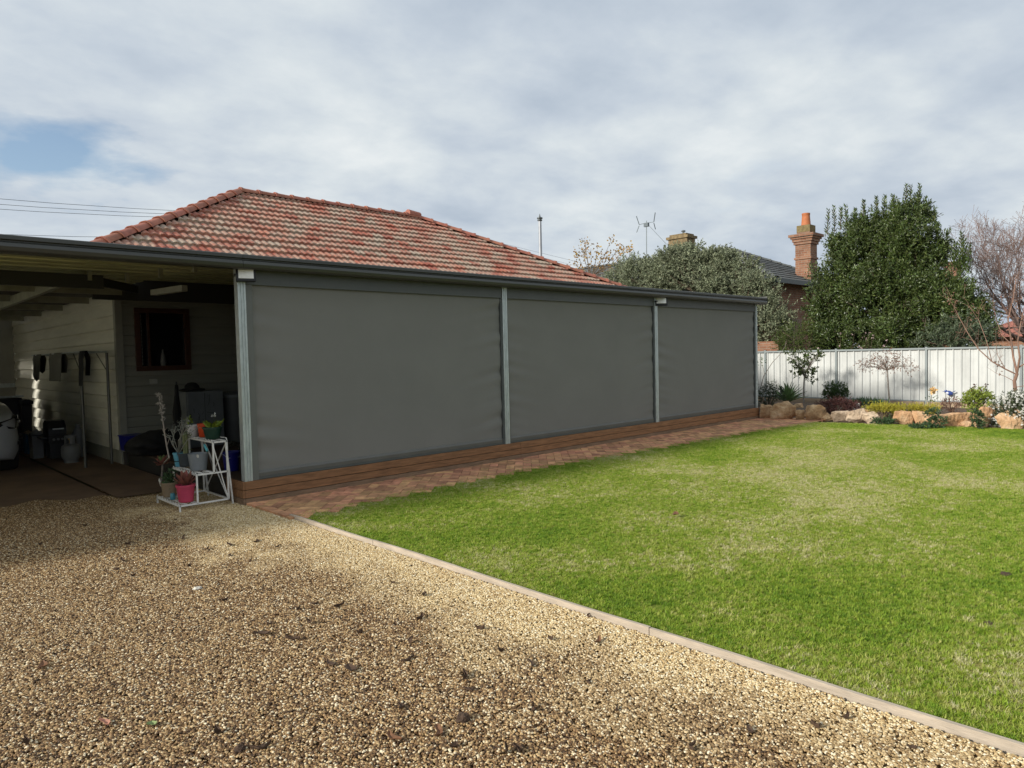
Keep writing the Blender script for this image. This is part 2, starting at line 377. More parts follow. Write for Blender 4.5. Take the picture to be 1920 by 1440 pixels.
def gravel_color(nt, out_rand, pos):
    """two gravel tones: golden stones near the edging, browner and darker ones away from it"""
    n = nt.add('ShaderNodeTexNoise', Scale=.75, Detail=4., Roughness=.55); nt.link(pos, n.inputs['Vector'])
    s = nt.add('ShaderNodeSeparateXYZ'); nt.link(pos, s.inputs[0])
    # golden strip along the edging (x near 0) and along the verandah line
    a = nt.add('ShaderNodeMath', _operation='MULTIPLY_ADD'); a.inputs[1].default_value = .40; nt.link(s.outputs[0], a.inputs[0])
    b2 = nt.add('ShaderNodeMath', _operation='MULTIPLY'); b2.inputs[1].default_value = .045; 
    ya = nt.add('ShaderNodeMath', _operation='ADD'); ya.inputs[1].default_value = 1.9; nt.link(s.outputs[1], ya.inputs[0])
    yb = nt.add('ShaderNodeMath', _operation='ABSOLUTE'); nt.link(ya.outputs[0], yb.inputs[0]); nt.link(yb.outputs[0], b2.inputs[0])
    sb = nt.add('ShaderNodeMath', _operation='SUBTRACT'); nt.link(n.outputs['Fac'], sb.inputs[0]); nt.link(b2.outputs[0], sb.inputs[1])
    nq = nt.add('ShaderNodeTexNoise', Scale=3.1, Detail=5., Roughness=.6); nt.link(pos, nq.inputs['Vector'])
    sq = nt.add('ShaderNodeMath', _operation='MULTIPLY_ADD'); sq.inputs[1].default_value = .5; nt.link(nq.outputs['Fac'], sq.inputs[0]); nt.link(sb.outputs[0], sq.inputs[2])
    s2 = nt.add('ShaderNodeMath', _operation='SUBTRACT'); s2.inputs[1].default_value = .25; nt.link(sq.outputs[0], s2.inputs[0]); nt.link(s2.outputs[0], a.inputs[2])
    f = ramp(nt, a.outputs[0], [(.0, 0), (.30, 1)])
    gold = ramp(nt, out_rand, [(0,(.22,.135,.055)),(.2,(.41,.275,.12)),(.5,(.58,.43,.215)),(.8,(.71,.57,.33)),(1,(.80,.72,.54))])
    brown = ramp(nt, out_rand, [(0,(.035,.018,.008)),(.3,(.135,.072,.028)),(.6,(.29,.172,.072)),(.85,(.50,.35,.17)),(1,(.78,.68,.48))])
    mx = nt.add('ShaderNodeMix', _data_type='RGBA'); nt.link(f, mx.inputs[0]); nt.link(brown, mx.inputs[6]); nt.link(gold, mx.inputs[7])
    return mx.outputs[2]
def gsheetfn(nt, b, out, tc):
    v = nt.add('ShaderNodeTexVoronoi', Scale=85.); nt.link(tc.outputs['Object'], v.inputs['Vector'])
    sx = nt.add('ShaderNodeSeparateXYZ'); nt.link(v.outputs['Color'], sx.inputs[0])
    c = gravel_color(nt, sx.outputs[0], tc.outputs['Object'])
    ml = nt.add('ShaderNodeMix', _data_type='RGBA', _blend_type='MULTIPLY'); ml.inputs[0].default_value = .8
    nt.link(c, ml.inputs[6]); ml.inputs[7].default_value = (.5,.4,.3,1); nt.link(ml.outputs[2], b.inputs['Base Color'])
    bp = nt.add('ShaderNodeBump', Strength=1., Distance=.012, _invert=True); nt.link(v.outputs['Distance'], bp.inputs['Height']); nt.link(bp.outputs[0], b.inputs['Normal'])
gsheet = mat('gravel_bed', (.4,.3,.2), .9, fn=gsheetfn)
sheet('gravel_ground', -9, -16, .03, 2.6, -.006, gsheet, zf=lambda x,y: .010*noise.noise(Vector((x*1.3,y*1.3,0)))-.004, nx=60, ny=110)
def pebfn(nt, b, out, tc):
    oi = nt.add('ShaderNodeObjectInfo'); g = nt.add('ShaderNodeNewGeometry')
    nt.link(gravel_color(nt, oi.outputs['Random'], g.outputs['Position']), b.inputs['Base Color'])
pebm = mat('pebble', (.5,.4,.3), .55, spec=.4, fn=pebfn)

def scatter(name, poly, zf, density, inst_objs, smin, smax, seed, m, label=None, tilt=math.pi, flat=False, cell=.25, mindist=0):
    """real stones or grass tufts set out over an area with geometry nodes"""
    xs = [p[0] for p in poly]; ys = [p[1] for p in poly]
    mb = MB().add([(x,y,zf) for x, y in poly], [tuple(range(len(poly)))])
    o = mb.build(name, m); o['kind'] = 'stuff'
    ng = bpy.data.node_groups.new(name+'_nodes', 'GeometryNodeTree')
    ng.interface.new_socket('Geometry', in_out='INPUT', socket_type='NodeSocketGeometry')
    ng.interface.new_socket('Geometry', in_out='OUTPUT', socket_type='NodeSocketGeometry')
    N = ng.nodes; L = ng.links
    gi = N.new('NodeGroupInput'); go = N.new('NodeGroupOutput')
    dp = N.new('GeometryNodeDistributePointsOnFaces'); dp.inputs['Density'].default_value = density; dp.inputs['Seed'].default_value = seed
    L.new(gi.outputs[0], dp.inputs['Mesh'])
    ip = N.new('GeometryNodeInstanceOnPoints'); L.new(dp.outputs['Points'], ip.inputs['Points'])
    ci = N.new('GeometryNodeCollectionInfo'); ci.inputs['Separate Children'].default_value = True; ci.inputs['Reset Children'].default_value = True
    hid = bpy.data.collections.new(name+'_shapes')
    for q in inst_objs: hid.objects.link(q)
    ci.inputs['Collection'].default_value = hid
    L.new(ci.outputs[0], ip.inputs['Instance']); ip.inputs['Pick Instance'].default_value = True
    rr = N.new('FunctionNodeRandomValue'); rr.data_type = 'FLOAT_VECTOR'
    rr.inputs[0].default_value = (-tilt,-tilt,-math.pi); rr.inputs[1].default_value = (tilt,tilt,math.pi); rr.inputs['Seed'].default_value = seed+1
    L.new(rr.outputs[0], ip.inputs['Rotation'])
    rs = N.new('FunctionNodeRandomValue'); rs.data_type = 'FLOAT'; rs.inputs[2].default_value = smin; rs.inputs[3].default_value = smax; rs.inputs['Seed'].default_value = seed+2
    pw = N.new('ShaderNodeMath'); pw.operation = 'MULTIPLY'; pw.inputs[1].default_value = 1; L.new(rs.outputs[1], pw.inputs[0])
    L.new(pw.outputs[0], ip.inputs['Scale'])
    L.new(ip.outputs[0], go.inputs[0])
    md = o.modifiers.new('scatter', 'NODES'); md.node_group = ng
    return o

def protomesh(name, V, F, m, smooth=True):
    me = bpy.data.meshes.new(name); me.from_pydata([tuple(v) for v in V], [], [tuple(f) for f in F])
    me.polygons.foreach_set('use_smooth', [smooth]*len(me.polygons)); me.materials.append(m)
    return bpy.data.objects.new(name, me)
stones = []
for k in range(7):
    bm = bmesh.new(); bmesh.ops.create_icosphere(bm, subdivisions=2, radius=1)
    sx, sy, sz = 1.25+.2*random.random(), .9+.2*random.random(), .62+.25*random.random()
    for v in bm.verts:
        n = 1+.28*noise.noise(v.co*1.3+Vector((k*5,0,0)))
        v.co = Vector((v.co.x*sx*n, v.co.y*sy*n, v.co.z*sz*n))
    stones.append(protomesh('pebble', [v.co.copy() for v in bm.verts], [[v.index for v in f.verts] for f in bm.faces], pebm)); bm.free()
PB = 1 # foreground stones
g = scatter('gravel', [(-3.7,-6.9),(.03,-6.9),(.03,1.45),(-.3,1.47),(-.5,1.62),(-.8,1.55),(-.9,1.9),(-1.2,1.8),(-1.5,2.2),(-1.8,2.0),(-2.2,2.3),(-3.0,2.2)], .002, 16000, stones, .0028, .0066, 3, pebm, tilt=.5)
tag(g, 'golden and brown river gravel covering the driveway'); g['category'] = 'gravel'

# ---- lawn
PATH = [(0.0,-.93),(.96,-.885),(1.84,-.80),(3.38,-.765),(4.62,-.77),(6.74,-.935),(8.6,-1.0),(10.7,-1.17),(11.35,-1.24)]
lawn_poly = [(.09,-14),(11.9,-14),(12.25,-7),(12.05,-4.8),(11.9,-3.5),(11.65,-2.4),(11.4,-1.3)]+PATH[::-1][1:-1]+[(.09,-.93)]
def lawn_color(nt, pos, rnd):
    n = nt.add('ShaderNodeTexNoise', Scale=.55, Detail=6., Roughness=.62); nt.link(pos, n.inputs['Vector'])
    n2 = nt.add('ShaderNodeTexNoise', Scale=5., Detail=4., Roughness=.6); nt.link(pos, n2.inputs['Vector'])
    s = nt.add('ShaderNodeVectorMath', _operation='SUBTRACT'); s.inputs[1].default_value = (6.2,-4.0,0); nt.link(pos, s.inputs[0])
    ms = nt.add('ShaderNodeVectorMath', _operation='MULTIPLY'); ms.inputs[1].default_value = (.75,1.15,0); nt.link(s.outputs[0], ms.inputs[0])
    ln = nt.add('ShaderNodeVectorMath', _operation='LENGTH'); nt.link(ms.outputs[0], ln.inputs[0])
    d = nt.add('ShaderNodeMapRange'); d.inputs[1].default_value = .3; d.inputs[2].default_value = 3.6; d.inputs[3].default_value = .10; d.inputs[4].default_value = -.03; nt.link(ln.outputs['Value'], d.inputs[0])
    a = nt.add('ShaderNodeMath', _operation='ADD'); nt.link(n.outputs['Fac'], a.inputs[0]); nt.link(d.outputs[0], a.inputs[1])
    b = nt.add('ShaderNodeMath', _operation='MULTIPLY_ADD'); b.inputs[1].default_value = .35; nt.link(n2.outputs['Fac'], b.inputs[0]); nt.link(a.outputs[0], b.inputs[2])
    n3 = nt.add('ShaderNodeTexNoise', Scale=17., Detail=2.); nt.link(pos, n3.inputs['Vector'])
    b3 = nt.add('ShaderNodeMath', _operation='MULTIPLY_ADD'); b3.inputs[1].default_value = .26; nt.link(n3.outputs['Fac'], b3.inputs[0]); nt.link(b.outputs[0], b3.inputs[2])
    c = nt.add('ShaderNodeMath', _operation='MULTIPLY_ADD'); c.inputs[1].default_value = .36; nt.link(rnd, c.inputs[0]); nt.link(b3.outputs[0], c.inputs[2])
    c2 = nt.add('ShaderNodeMath', _operation='SUBTRACT'); c2.inputs[1].default_value = .195; nt.link(c.outputs[0], c2.inputs[0]); c = c2
    return ramp(nt, c.outputs[0], [(.40,(.085,.175,.016)),(.60,(.205,.335,.026)),(.80,(.35,.435,.052)),(.94,(.50,.49,.16)),(1.,(.64,.60,.34))])
def lawnfn(nt, b, out, tc):
    v = nt.add('ShaderNodeTexNoise', Scale=120., Detail=3.); nt.link(tc.outputs['Object'], v.inputs['Vector'])
    c = lawn_color(nt, tc.outputs['Object'], v.outputs['Fac'])
    ml = nt.add('ShaderNodeMix', _data_type='RGBA', _blend_type='MULTIPLY'); ml.inputs[0].default_value = 1.
    nt.link(c, ml.inputs[6]); ml.inputs[7].default_value = (.62,.55,.5,1); nt.link(ml.outputs[2], b.inputs['Base Color'])
    bp = nt.add('ShaderNodeBump', Strength=.9, Distance=.02); nt.link(v.outputs['Fac'], bp.inputs['Height']); nt.link(bp.outputs[0], b.inputs['Normal'])
lawnm = mat('lawn_turf', (.06,.1,.02), .95, fn=lawnfn)
sheet('lawn', 0,0,0,0, .004, lawnm, poly=lawn_poly)
def bladefn(nt, b, out, tc):
    oi = nt.add('ShaderNodeObjectInfo'); g = nt.add('ShaderNodeNewGeometry')
    c = lawn_color(nt, g.outputs['Position'], oi.outputs['Random'])
    nt.link(c, b.inputs['Base Color'])
    o = nt.n['Material Output']; tr = nt.add('ShaderNodeBsdfTranslucent'); nt.link(c, tr.inputs['Color'])
    mx = nt.add('ShaderNodeMixShader'); mx.inputs[0].default_value = .35
    nt.link(b.outputs[0], mx.inputs[1]); nt.link(tr.outputs[0], mx.inputs[2]); nt.link(mx.outputs[0], o.inputs['Surface'])
bladem = mat('grass_blade', (.1,.2,.03), .5, spec=.3, fn=bladefn)
tufts = []
for k in range(5):
    V = []; F = []
    for i in range(15):
        a = random.random()*6.28; r0 = random.random()*.022; px, py = r0*math.cos(a), r0*math.sin(a)
        h = random.uniform(.010, .023); b2 = random.random()*6.28; ln_ = random.uniform(.006, .028); wd = random.uniform(.0013, .0023)
        dxx, dyy = math.cos(b2), math.sin(b2); o = len(V)
        V += [(px-dyy*wd, py+dxx*wd, 0), (px+dyy*wd, py-dxx*wd, 0), (px+dxx*ln_*.4+dyy*wd*.8, py+dyy*ln_*.4-dxx*wd*.8, h*.6), (px+dxx*ln_*.4-dyy*wd*.8, py+dyy*ln_*.4+dxx*wd*.8, h*.6), (px+dxx*ln_, py+dyy*ln_, h)]
        F += [(o,o+1,o+2,o+3),(o+3,o+2,o+4)]
    tufts.append(protomesh('tuft', V, F, bladem, False))
gr = scatter('grass', [(.09,-9.5),(11.9,-9.5),(12.2,-7),(12.05,-4.8),(11.9,-3.5),(11.65,-2.4),(11.4,-1.3)]+PATH[::-1][1:-1]+[(.09,-.93)], .004, 3000, tufts, .55, 1.1, 11, bladem, tilt=.25)
tag(gr, 'short mown green lawn with straw coloured dry patches'); gr['category'] = 'grass'

# ---- brick path
def path_y(x):
    for (a, b), (c, d) in zip(PATH, PATH[1:]):
        if a <= x <= c: return b+(d-b)*(x-a)/(c-a)
    return PATH[-1][1]
soil_p = mat('paver_joint_sand', (.17,.13,.09), .95, var=.3, vscale=30.)
sheet('path_bed', 0,0,0,0, .003, soil_p, poly=[(.0,-.03),(0,-.93)]+PATH[1:]+[(12.1,-1.2),(11.9,-.03)])
bm = bmesh.new()
def brick(cx, cy, l, wd, ang, z=.018, bmx=bm):
    z += random.uniform(-.0025,.0025); ca, sa = math.cos(ang), math.sin(ang); l -= .006; wd -= .006
    for q in [bmesh.ops.create_cube(bmx, size=1)]:
        for v in q['verts']:
            x, y = v.co.x*l, v.co.y*wd
            v.co = Vector((cx+x*ca-y*sa, cy+x*sa+y*ca, z-.02+v.co.z*.04))
L_, W_ = .23, .115; A45 = R(45); ca, sa = math.cos(A45), math.sin(A45)
for i in range(-75, 75):
    for j in range(-75, 75):
        k = (i-j) % 4
        if k not in (0, 3): continue
        u, v = ((i+1)*W_, (j+.5)*W_) if k == 0 else ((i+.5)*W_, (j+1)*W_)
        X = u*ca-v*sa+6; Y = u*sa+v*ca-.5
        if .10 < X < 12.0 and path_y(X)-.13 < Y < .06: brick(X, Y, L_, W_, A45+(0 if k == 0 else math.pi/2))
for i in range(9): brick(.055, -.08-.115*i+.0, .105, .115, 0, .026)
def cut(bmx, p, n):
    g = bmx.verts[:]+bmx.edges[:]+bmx.faces[:]
    bmesh.ops.bisect_plane(bmx, geom=g, plane_co=p, plane_no=n, clear_outer=True)
cut(bm, (0,-.032,0), (0,1,0)); cut(bm, (0,-1.35,0), (0,-1,0))
me = bpy.data.meshes.new('brick_path'); bm.to_mesh(me); bm.free(); me.materials.append(paverm)
o = bpy.data.objects.new('brick_path', me); C.objects.link(o); o['kind'] = 'structure'

# ---- carport slab
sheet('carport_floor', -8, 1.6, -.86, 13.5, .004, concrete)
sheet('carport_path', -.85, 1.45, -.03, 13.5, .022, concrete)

# ---- timber edging between gravel and lawn: three boards end to end
for (y0, y1, lab, z) in ((-.95,-2.42,'weathered timber edging board nearest the brick path', .035), (-2.425,-5.18,'long middle timber edging board between gravel and lawn', .038), (-5.185,-9.5,'timber edging board nearest the camera beside the lawn', .034)):
    mb = MB(); n = 24; vs = []
    for i in range(n+1):
        y = y0+(y1-y0)*i/n; x = .055+.006*math.sin(y*1.7)+.004*math.sin(y*4.1)+max(0,-y-4)*.004
        zt = z+.003*math.sin(y*3.3)
        vs += [(x-.011,y,-.05),(x-.011,y,zt),(x+.010,y,zt),(x+.010,y,-.05)]
    mb.add(vs, [(i*4+k, i*4+k+1, i*4+k+5, i*4+k+4) for i in range(n) for k in range(3)]+[(0,3,2,1),(n*4,n*4+1,n*4+2,n*4+3)])
    o = mb.build('edging_board', edgem, bevel=0); tag(o, lab, 'edging board', 'timber edging boards')

# ---- fallen bark, leaves and clods on the gravel
dbark = mat('fallen_bark', (.07,.042,.026), .9, var=.4, vscale=30., bump=.6, bscale=80.)
dleaf = mat('dry_brown_leaf', (.16,.075,.035), .7, var=.3, vscale=30.)
gleaf = mat('green_fallen_leaf', (.20,.26,.10), .6, var=.1); pleaf = mat('pink_fallen_leaf', (.40,.19,.13), .6, var=.1)
stonew = mat('white_stone', (.62,.58,.50), .7, var=.1)
BK = [(75,1021),(240,1021),(270,1032),(230,1052),(220,1068),(390,1030),(430,1023),(480,1015),(355,1063),(432,1042),(422,1125),(560,1142),(590,1132),(635,1137),(795,1117),(737,1094),(505,1170),(580,1170),(675,1186),(550,1200),(787,1160),(772,1205),(940,1222),(765,1237),(870,1270),(880,1292),(750,1327),(850,1400),(490,1402),(47,1395),(405,1375),(950,1410),(1032,1200),(995,1245),(1157,1330),(1405,1370),(1530,1365),(1590,1347),(1710,1402),(970,1410),(1105,1156),(1300,1405),(330,975),(345,1010),(470,1052),(520,1025),(160,985),(250,1080),(1000,1330),(1105,1280),(900,1180),(620,1245)]
def chip(px, py, m, name, ln_, wd, th=.006, curl=.012, ang=None, twig=False):
    p = at(px, py, Z=.006); ang = random.random()*3.14 if ang is None else ang
    mb = MB(); n = 6; vs = []
    for i in range(n+1):
        t = i/n; s = (t-.5)*ln_; ww = wd*(math.sin(math.pi*(t*.9+.05))**.7)*random.uniform(.75,1.15)/2
        zc = .010+curl*(2*t-1)**2+random.uniform(-.002,.002); off = .012*math.sin(t*4+px)
        for k, q in enumerate((-1,0,1)):
            x = s; y = q*ww+off; z = zc+(curl*.7 if q else 0)
            vs.append((x, y, z))
            vs.append((x, y, z-th))
    V = [(p[0]+x*math.cos(ang)-y*math.sin(ang), p[1]+x*math.sin(ang)+y*math.cos(ang), z) for x, y, z in vs]
    F = []
    for i in range(n):
        a, b2 = i*6, i*6+6
        F += [(a,a+2,b2+2,b2),(a+2,a+4,b2+4,b2+2),(a+1,b2+1,b2+3,a+3),(a+3,b2+3,b2+5,a+5),(a,b2,b2+1,a+1),(a+4,a+5,b2+5,b2+4)]
    F += [(0,1,3,2),(2,3,5,4),(n*6,n*6+2,n*6+3,n*6+1),(n*6+2,n*6+4,n*6+5,n*6+3)]
    mb.add(V, F)
    e = mb.build(name, m)
    return e
for i, (px, py) in enumerate(BK):
    d = np.linalg.norm(at(px,py,Z=0)-CAM)
    tag(chip(px, py, dbark, 'bark_chip', random.choice((.025,.035,.05,.08)), random.uniform(.008,.026), curl=random.uniform(.004,.02)), 'small dark curled scrap of fallen bark on the gravel', 'bark scrap', 'bark scraps scattered on the gravel')
for px, py, m, nm, l, wd, lab, cat in ((820,1375,dleaf,'fallen_leaf',.09,.03,'long brown leaf on the gravel beside a dark clod, bottom centre','leaf'),
    (740,1385,dleaf,'fallen_leaf',.08,.03,'brown dry leaf lying left of the dark clod','leaf'),(77,1252,dleaf,'fallen_leaf',.09,.04,'dull brown leaf on the gravel at the left edge','leaf'),
    (492,1190,dbark,'fallen_leaf',.09,.045,'flat dark purple leaf on the middle of the gravel','leaf'),(657,1257,dbark,'fallen_leaf',.085,.05,'broad dark grey leaf lying flat on the gravel','leaf'),
    (197,1359,pleaf,'fallen_leaf',.075,.03,'pinkish fallen leaf on the gravel near the green leaf','leaf'),(285,1362,gleaf,'fallen_leaf',.04,.035,'small square green leaf on the gravel, lower left','leaf'),
    (1120,1204,dleaf,'fallen_leaf',.08,.025,'reddish brown leaf on pale gravel near the edging','leaf'),(1265,972,dleaf,'fallen_leaf',.11,.06,'curled brown leaf lying alone on the lawn','leaf')):
    tag(chip(px, py, m, nm, l, wd, th=.002, curl=.010), lab, cat)
    if px == 1265: C.objects[-1].location.z = .035
def lump(px, py, r, m, name, lab, cat, sq=(1,1,.7)):
    p = at(px, py, Z=.0); bm = bmesh.new(); bmesh.ops.create_icosphere(bm, subdivisions=3, radius=1)
    for v in bm.verts:
        n = 1+.45*noise.noise(v.co*1.8+Vector((px,0,0)))+.15*noise.noise(v.co*5)
        v.co = Vector((p[0]+v.co.x*r*sq[0]*n, p[1]+v.co.y*r*sq[1]*n, r*.5+v.co.z*r*sq[2]*n))
    me = bpy.data.meshes.new(name); bm.to_mesh(me); bm.free(); me.materials.append(m)
    o = bpy.data.objects.new(name, me); C.objects.link(o); return tag(o, lab, cat)
for px_l, py_l, r_l, lab_l in ((1885,1080,.026,'bare dark soil crumb in the lawn near the right edge'),(1853,1172,.018,'tiny dark lump in place of a hole in the lawn, lower right'),(1010,1003,.012,'tiny dark speck on the lawn near the edging')): lump(px_l,py_l,r_l,dbark,'lawn_spot',lab_l,'soil',(1.8,1.2,.5))  # small dark lumps; the second stands in for a hole
lump(868,1353,.028,dbark,'dirt_clod','large dark clod on the gravel, bottom centre','clod')
lump(450,1408,.020,dbark,'dirt_clod','small dark clod on the gravel at the bottom edge','clod')
lump(370,1106,.022,stonew,'white_stone','single pale white stone on the golden gravel','stone',(1.3,.9,.5))

# ================================================================== verandah
S1, S2, S3 = 3.89, 7.67, 11.47; HD, HG = .253, 2.528
ver = thing('verandah', 'long attached verandah with grey pull-down blinds above a stained timber deck', 'verandah', (0,0,0))
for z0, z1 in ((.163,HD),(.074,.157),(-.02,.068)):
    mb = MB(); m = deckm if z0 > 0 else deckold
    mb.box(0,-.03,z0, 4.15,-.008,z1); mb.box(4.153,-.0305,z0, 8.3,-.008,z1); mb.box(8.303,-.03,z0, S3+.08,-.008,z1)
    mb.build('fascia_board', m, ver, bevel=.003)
    mb = MB().box(-.024,-.03,z0, -.002,.42,z1); mb.build('fascia_board', m, ver, bevel=.003)
mb = MB(); y = -.006
while y < 4.2:
    if y > .001: mb.box(-.001, y, HD-.022, S3+.08, y+.086, HD)
    y += .09
mb.box(-.001,-.007,HD-.024,S3+.08,.0,HD-.001)
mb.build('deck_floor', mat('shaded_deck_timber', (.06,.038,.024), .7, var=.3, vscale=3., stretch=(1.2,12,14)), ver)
MB().box(.02,.43,-.02,.04,4.25,HD-.03).build('underfloor_dark', mat('underfloor_shade', (.02,.018,.015), .9), ver)  # black sheet standing in for the shade of the open underfloor
for sx in (S3+.082,):
    MB().box(sx,-.03,-.02,sx+.02,4.2,HD-.004).build('fascia_board', deckm, ver)
def post(x0, x1):
    mb = MB(); w = x1-x0
    P = [(x0,-.03),(x0+w*.22,-.03),(x0+w*.28,-.022),(x0+w*.38,-.022),(x0+w*.44,-.03),(x0+w*.56,-.03),(x0+w*.62,-.022),(x0+w*.72,-.022),(x0+w*.78,-.03),(x1,-.03),(x1,.06),(x0,.06)]
    mb.prism(P, HD+.001, HG+.03, 'z'); return mb.build('post', galv, ver)
post(.002,.088); 
for c in (S1, S2): post(c-.045, c+.045)
post(S3-.035, S3+.04)
# back beam and roof sheet
MB().box(-.005,-.02,HG+.001, S3+.12,.04,HG+.10).build('beam', steelbeam, ver)
def ribsheet(x0, x1, y0, y1, z0, slope, pitch=.36, along='x'):
    pr = []; y = y0
    while y < y1:
        for dy, dz in ((0,0),(pitch*.55,0),(pitch*.62,.045),(pitch*.88,.045),(pitch*.95,0)):
            if y+dy <= y1: pr.append((y+dy, z0+slope*(y+dy-y0)+dz))
        y += pitch
    mb = MB(); n = len(pr); vs = [(x0,a,b) for a, b in pr]+[(x1,a,b) for a, b in pr]+[(x0,a,b+.004) for a, b in pr]+[(x1,a,b+.004) for a, b in pr]
    fs = [(i,i+1,n+i+1,n+i) for i in range(n-1)]+[(2*n+i,3*n+i,3*n+i+1,2*n+i+1) for i in range(n-1)]
    mb.add(vs, fs); return mb
ribsheet(.0, S3+.15, -.15, 4.1, HG+.105, .03).build('roof_sheet', soffit, ver)
GP = [(-.03,2.50),(-.175,2.495),(-.198,2.515),(-.212,2.555),(-.200,2.595),(-.175,2.61),(-.175,2.625),(-.206,2.63),(-.206,2.672),(-.195,2.68),(-.03,2.678)]
GP = [(a,2.510+(b-2.495)*.80) for a, b in GP]
MB().prism(GP, .0, S3+.16, 'x').build('gutter', gutterm, ver, bevel=.002)
MB().box(S3+.162,-.2,2.53,S3+.168,.2,2.69).build('gutter_end', gutterm, ver)
MB().box(.09,-.029,HG-.012,S3-.04,-.012,HG+.02).build('trim', soffit, ver)
# blinds: headbox, fabric with ripples near its edges, side channels, bottom rail
for (a, b, lab) in ((.09+.075, S1-.045-.03, 'widest grey blind, nearest the plant stand'), (S1+.045+.03, S2-.045-.03, None), (S2+.045+.03, S3-.035-.03, None)):
    nx, nz = 90, 70; z0, z1 = HD+.085, HG-.165; vs = []
    seed = a*3.1
    for j in range(nz+1):
        for i in range(nx+1):
            t = i/nx; z = z0+(z1-z0)*j/nz; x = a+(b-a)*t
            e = math.exp(-t*(b-a)/.30)+math.exp(-(1-t)*(b-a)/.30)
            y = .014+.022*e*noise.noise(Vector((seed+(0 if t < .5 else 9), z*8.5+x*1.6*(1 if t < .5 else -1), 0)))+.004*noise.noise(Vector((x*.5+seed, z*1.1, 3)))
            vs.append((x, y, z))
    bl = MB().add(vs, [(j*(nx+1)+i, j*(nx+1)+i+1, (j+1)*(nx+1)+i+1, (j+1)*(nx+1)+i) for j in range(nz) for i in range(nx)]).build('blind', blindm, ver, smooth=True)
    MB().box(a-.07,-.02,HG-.165,b+.025,.05,HG-.0).build('headbox', darkch, bl, bevel=.004)
    mb = MB().prism([(-.002,HD+.03),(.03,HD+.03),(.03,HD+.095),(.008,HD+.095),(-.004,HD+.07)], a+.004, b-.004, 'x'); mb.build('bottom_rail', railm, bl)
    MB().box(a-.03,-.008,HD+.003,b+.0,.032,HD+.029).build('bottom_seal', darkch, bl)
    MB().box(a-.072,-.018,HD+.002,a-.002,.034,HG-.166).build('side_channel', mat('side_channel_metal', (.125,.13,.12), .5, var=.06), bl)
    MB().box(b+.001,-.012,HD+.002,b+.027,.034,HG-.166).build('side_channel', darkch, bl)
# verandah end wall (far side) is an open trellis of dark shade cloth
MB().box(S3+.0,.06,HD,S3+.02,4.2,HG+.0).build('end_blind', blindm, ver)

def floodlight(x, z, tilt, yaw, s, lab):
    t = thing('floodlight', lab, 'floodlight', (x,-.05,z), 'floodlights on the verandah posts')
    Mx = Matrix.Rotation(yaw, 4, 'Z') @ Matrix.Rotation(tilt, 4, 'X')
    def place(mb):
        mb.v = [tuple(Vector((x,-.09,z)) + (Mx @ Vector(v))) for v in mb.v]; return mb
    place(MB().box(-.085*s,-.022,-.062*s,.085*s,.02,.062*s)).build('housing', blackm, t, bevel=.006)
    place(MB().box(-.066*s,-.027,-.038*s,.066*s,-.0225,.044*s)).build('lens', lensm, t)
    mb = MB()
    for k in range(7): mb.box(-.07*s+k*.023*s,.0205,-.05*s,-.064*s+k*.023*s,.032,.05*s)
    place(mb).build('cooling_fins', blackm, t)
    mb = MB().bar((x-.088*s,-.09,z),(x-.088*s,-.035,z),.012,.02).bar((x+.088*s,-.09,z),(x+.088*s,-.035,z),.012,.02).bar((x-.09*s,-.035,z),(x+.09*s,-.035,z),.006,.03)
    mb.build('bracket', blackm, t)
floodlight(.07, 2.455, R(-12), R(-18), 1.15, 'square floodlight with black case at the top of the left verandah post')
floodlight(S2+.075, 2.45, R(-20), R(-50), 1.3, 'white faced floodlight turned sideways on the third verandah post')

# ================================================================== carport
cp = thing('carport', 'open carport roof of ribbed metal left of the verandah', 'carport', (-3,1,0))
ribsheet(-5.4, -.002, -.15, 10.9, HG+.105, .012).build('roof_sheet', soffit, cp)
ribsheet(-3.0, -.002, 10.93, 13.2, HG+.105+.13, .012).build('roof_sheet', soffit, cp)  # rear roof cut short out of view so sun reaches the wall
diffm = mat('translucent_diffuser', (.80,.79,.72), .7, var=.06, translucent=.65, vscale=3.)  # unseen sheet added to catch the sun and spread soft light inside
MB().prism([(-.1,.02),(10.9,.02),(10.9,2.762),(-.1,2.632)],-5.36,-5.35,'x').build('unseen_diffuser', diffm, cp)
MB().add([(-5.34,10.915,.02),(-2.98,10.915,.02),(-2.98,11.15,.02),(-2.98,10.915,2.75),(-5.34,10.915,2.6)],[(0,1,3,4),(1,2,3)]).build('rear_sheet_or_baffle', mat('dark_sun_baffle', (.15,.15,.13), .7), cp)  # unseen panel added to block sun and narrow the streak on the wall
MB().box(-3.0,11.32,.02,-2.98,12.8,2.74).build('rear_sheet_or_baffle', mat('translucent_rear_sheet', (.30,.29,.25), .6, var=.1, translucent=.35, vscale=3., bump=.3, bscale=5.), cp)  # unseen baffle added on the far side of the sun gap
MB().prism(GP, -5.4, -.003, 'x').build('gutter', gutterm, cp, bevel=.002)
def cbeam(a, b, w, h): return MB().bar(a, b, w, h)
cbeam((-5.35,2.05,HG+.0),(-.75,2.05,HG+.0),.06,.16).build('beam', mat('dark_beam', (.03,.03,.028), .6), cp)
cbeam((-.75,2.2,HG+.02),(-.12,3.0,HG+.02),.05,.10).build('beam', mat('dark_beam'), cp)
for y in (3.6,5.4,7.2,9.0,10.8): cbeam((-5.33,y,HG+.04),(-.14,y,HG+.04+.012*y*0),.05,.10).build('purlin', steelbeam, cp)
for x in (-1.15,-3.5): cbeam((x,2.1,HG-.0),(x,12.7 if x > -2 else 10.8,HG-.0),.06,.12).build('rafter', steelbeam, cp)
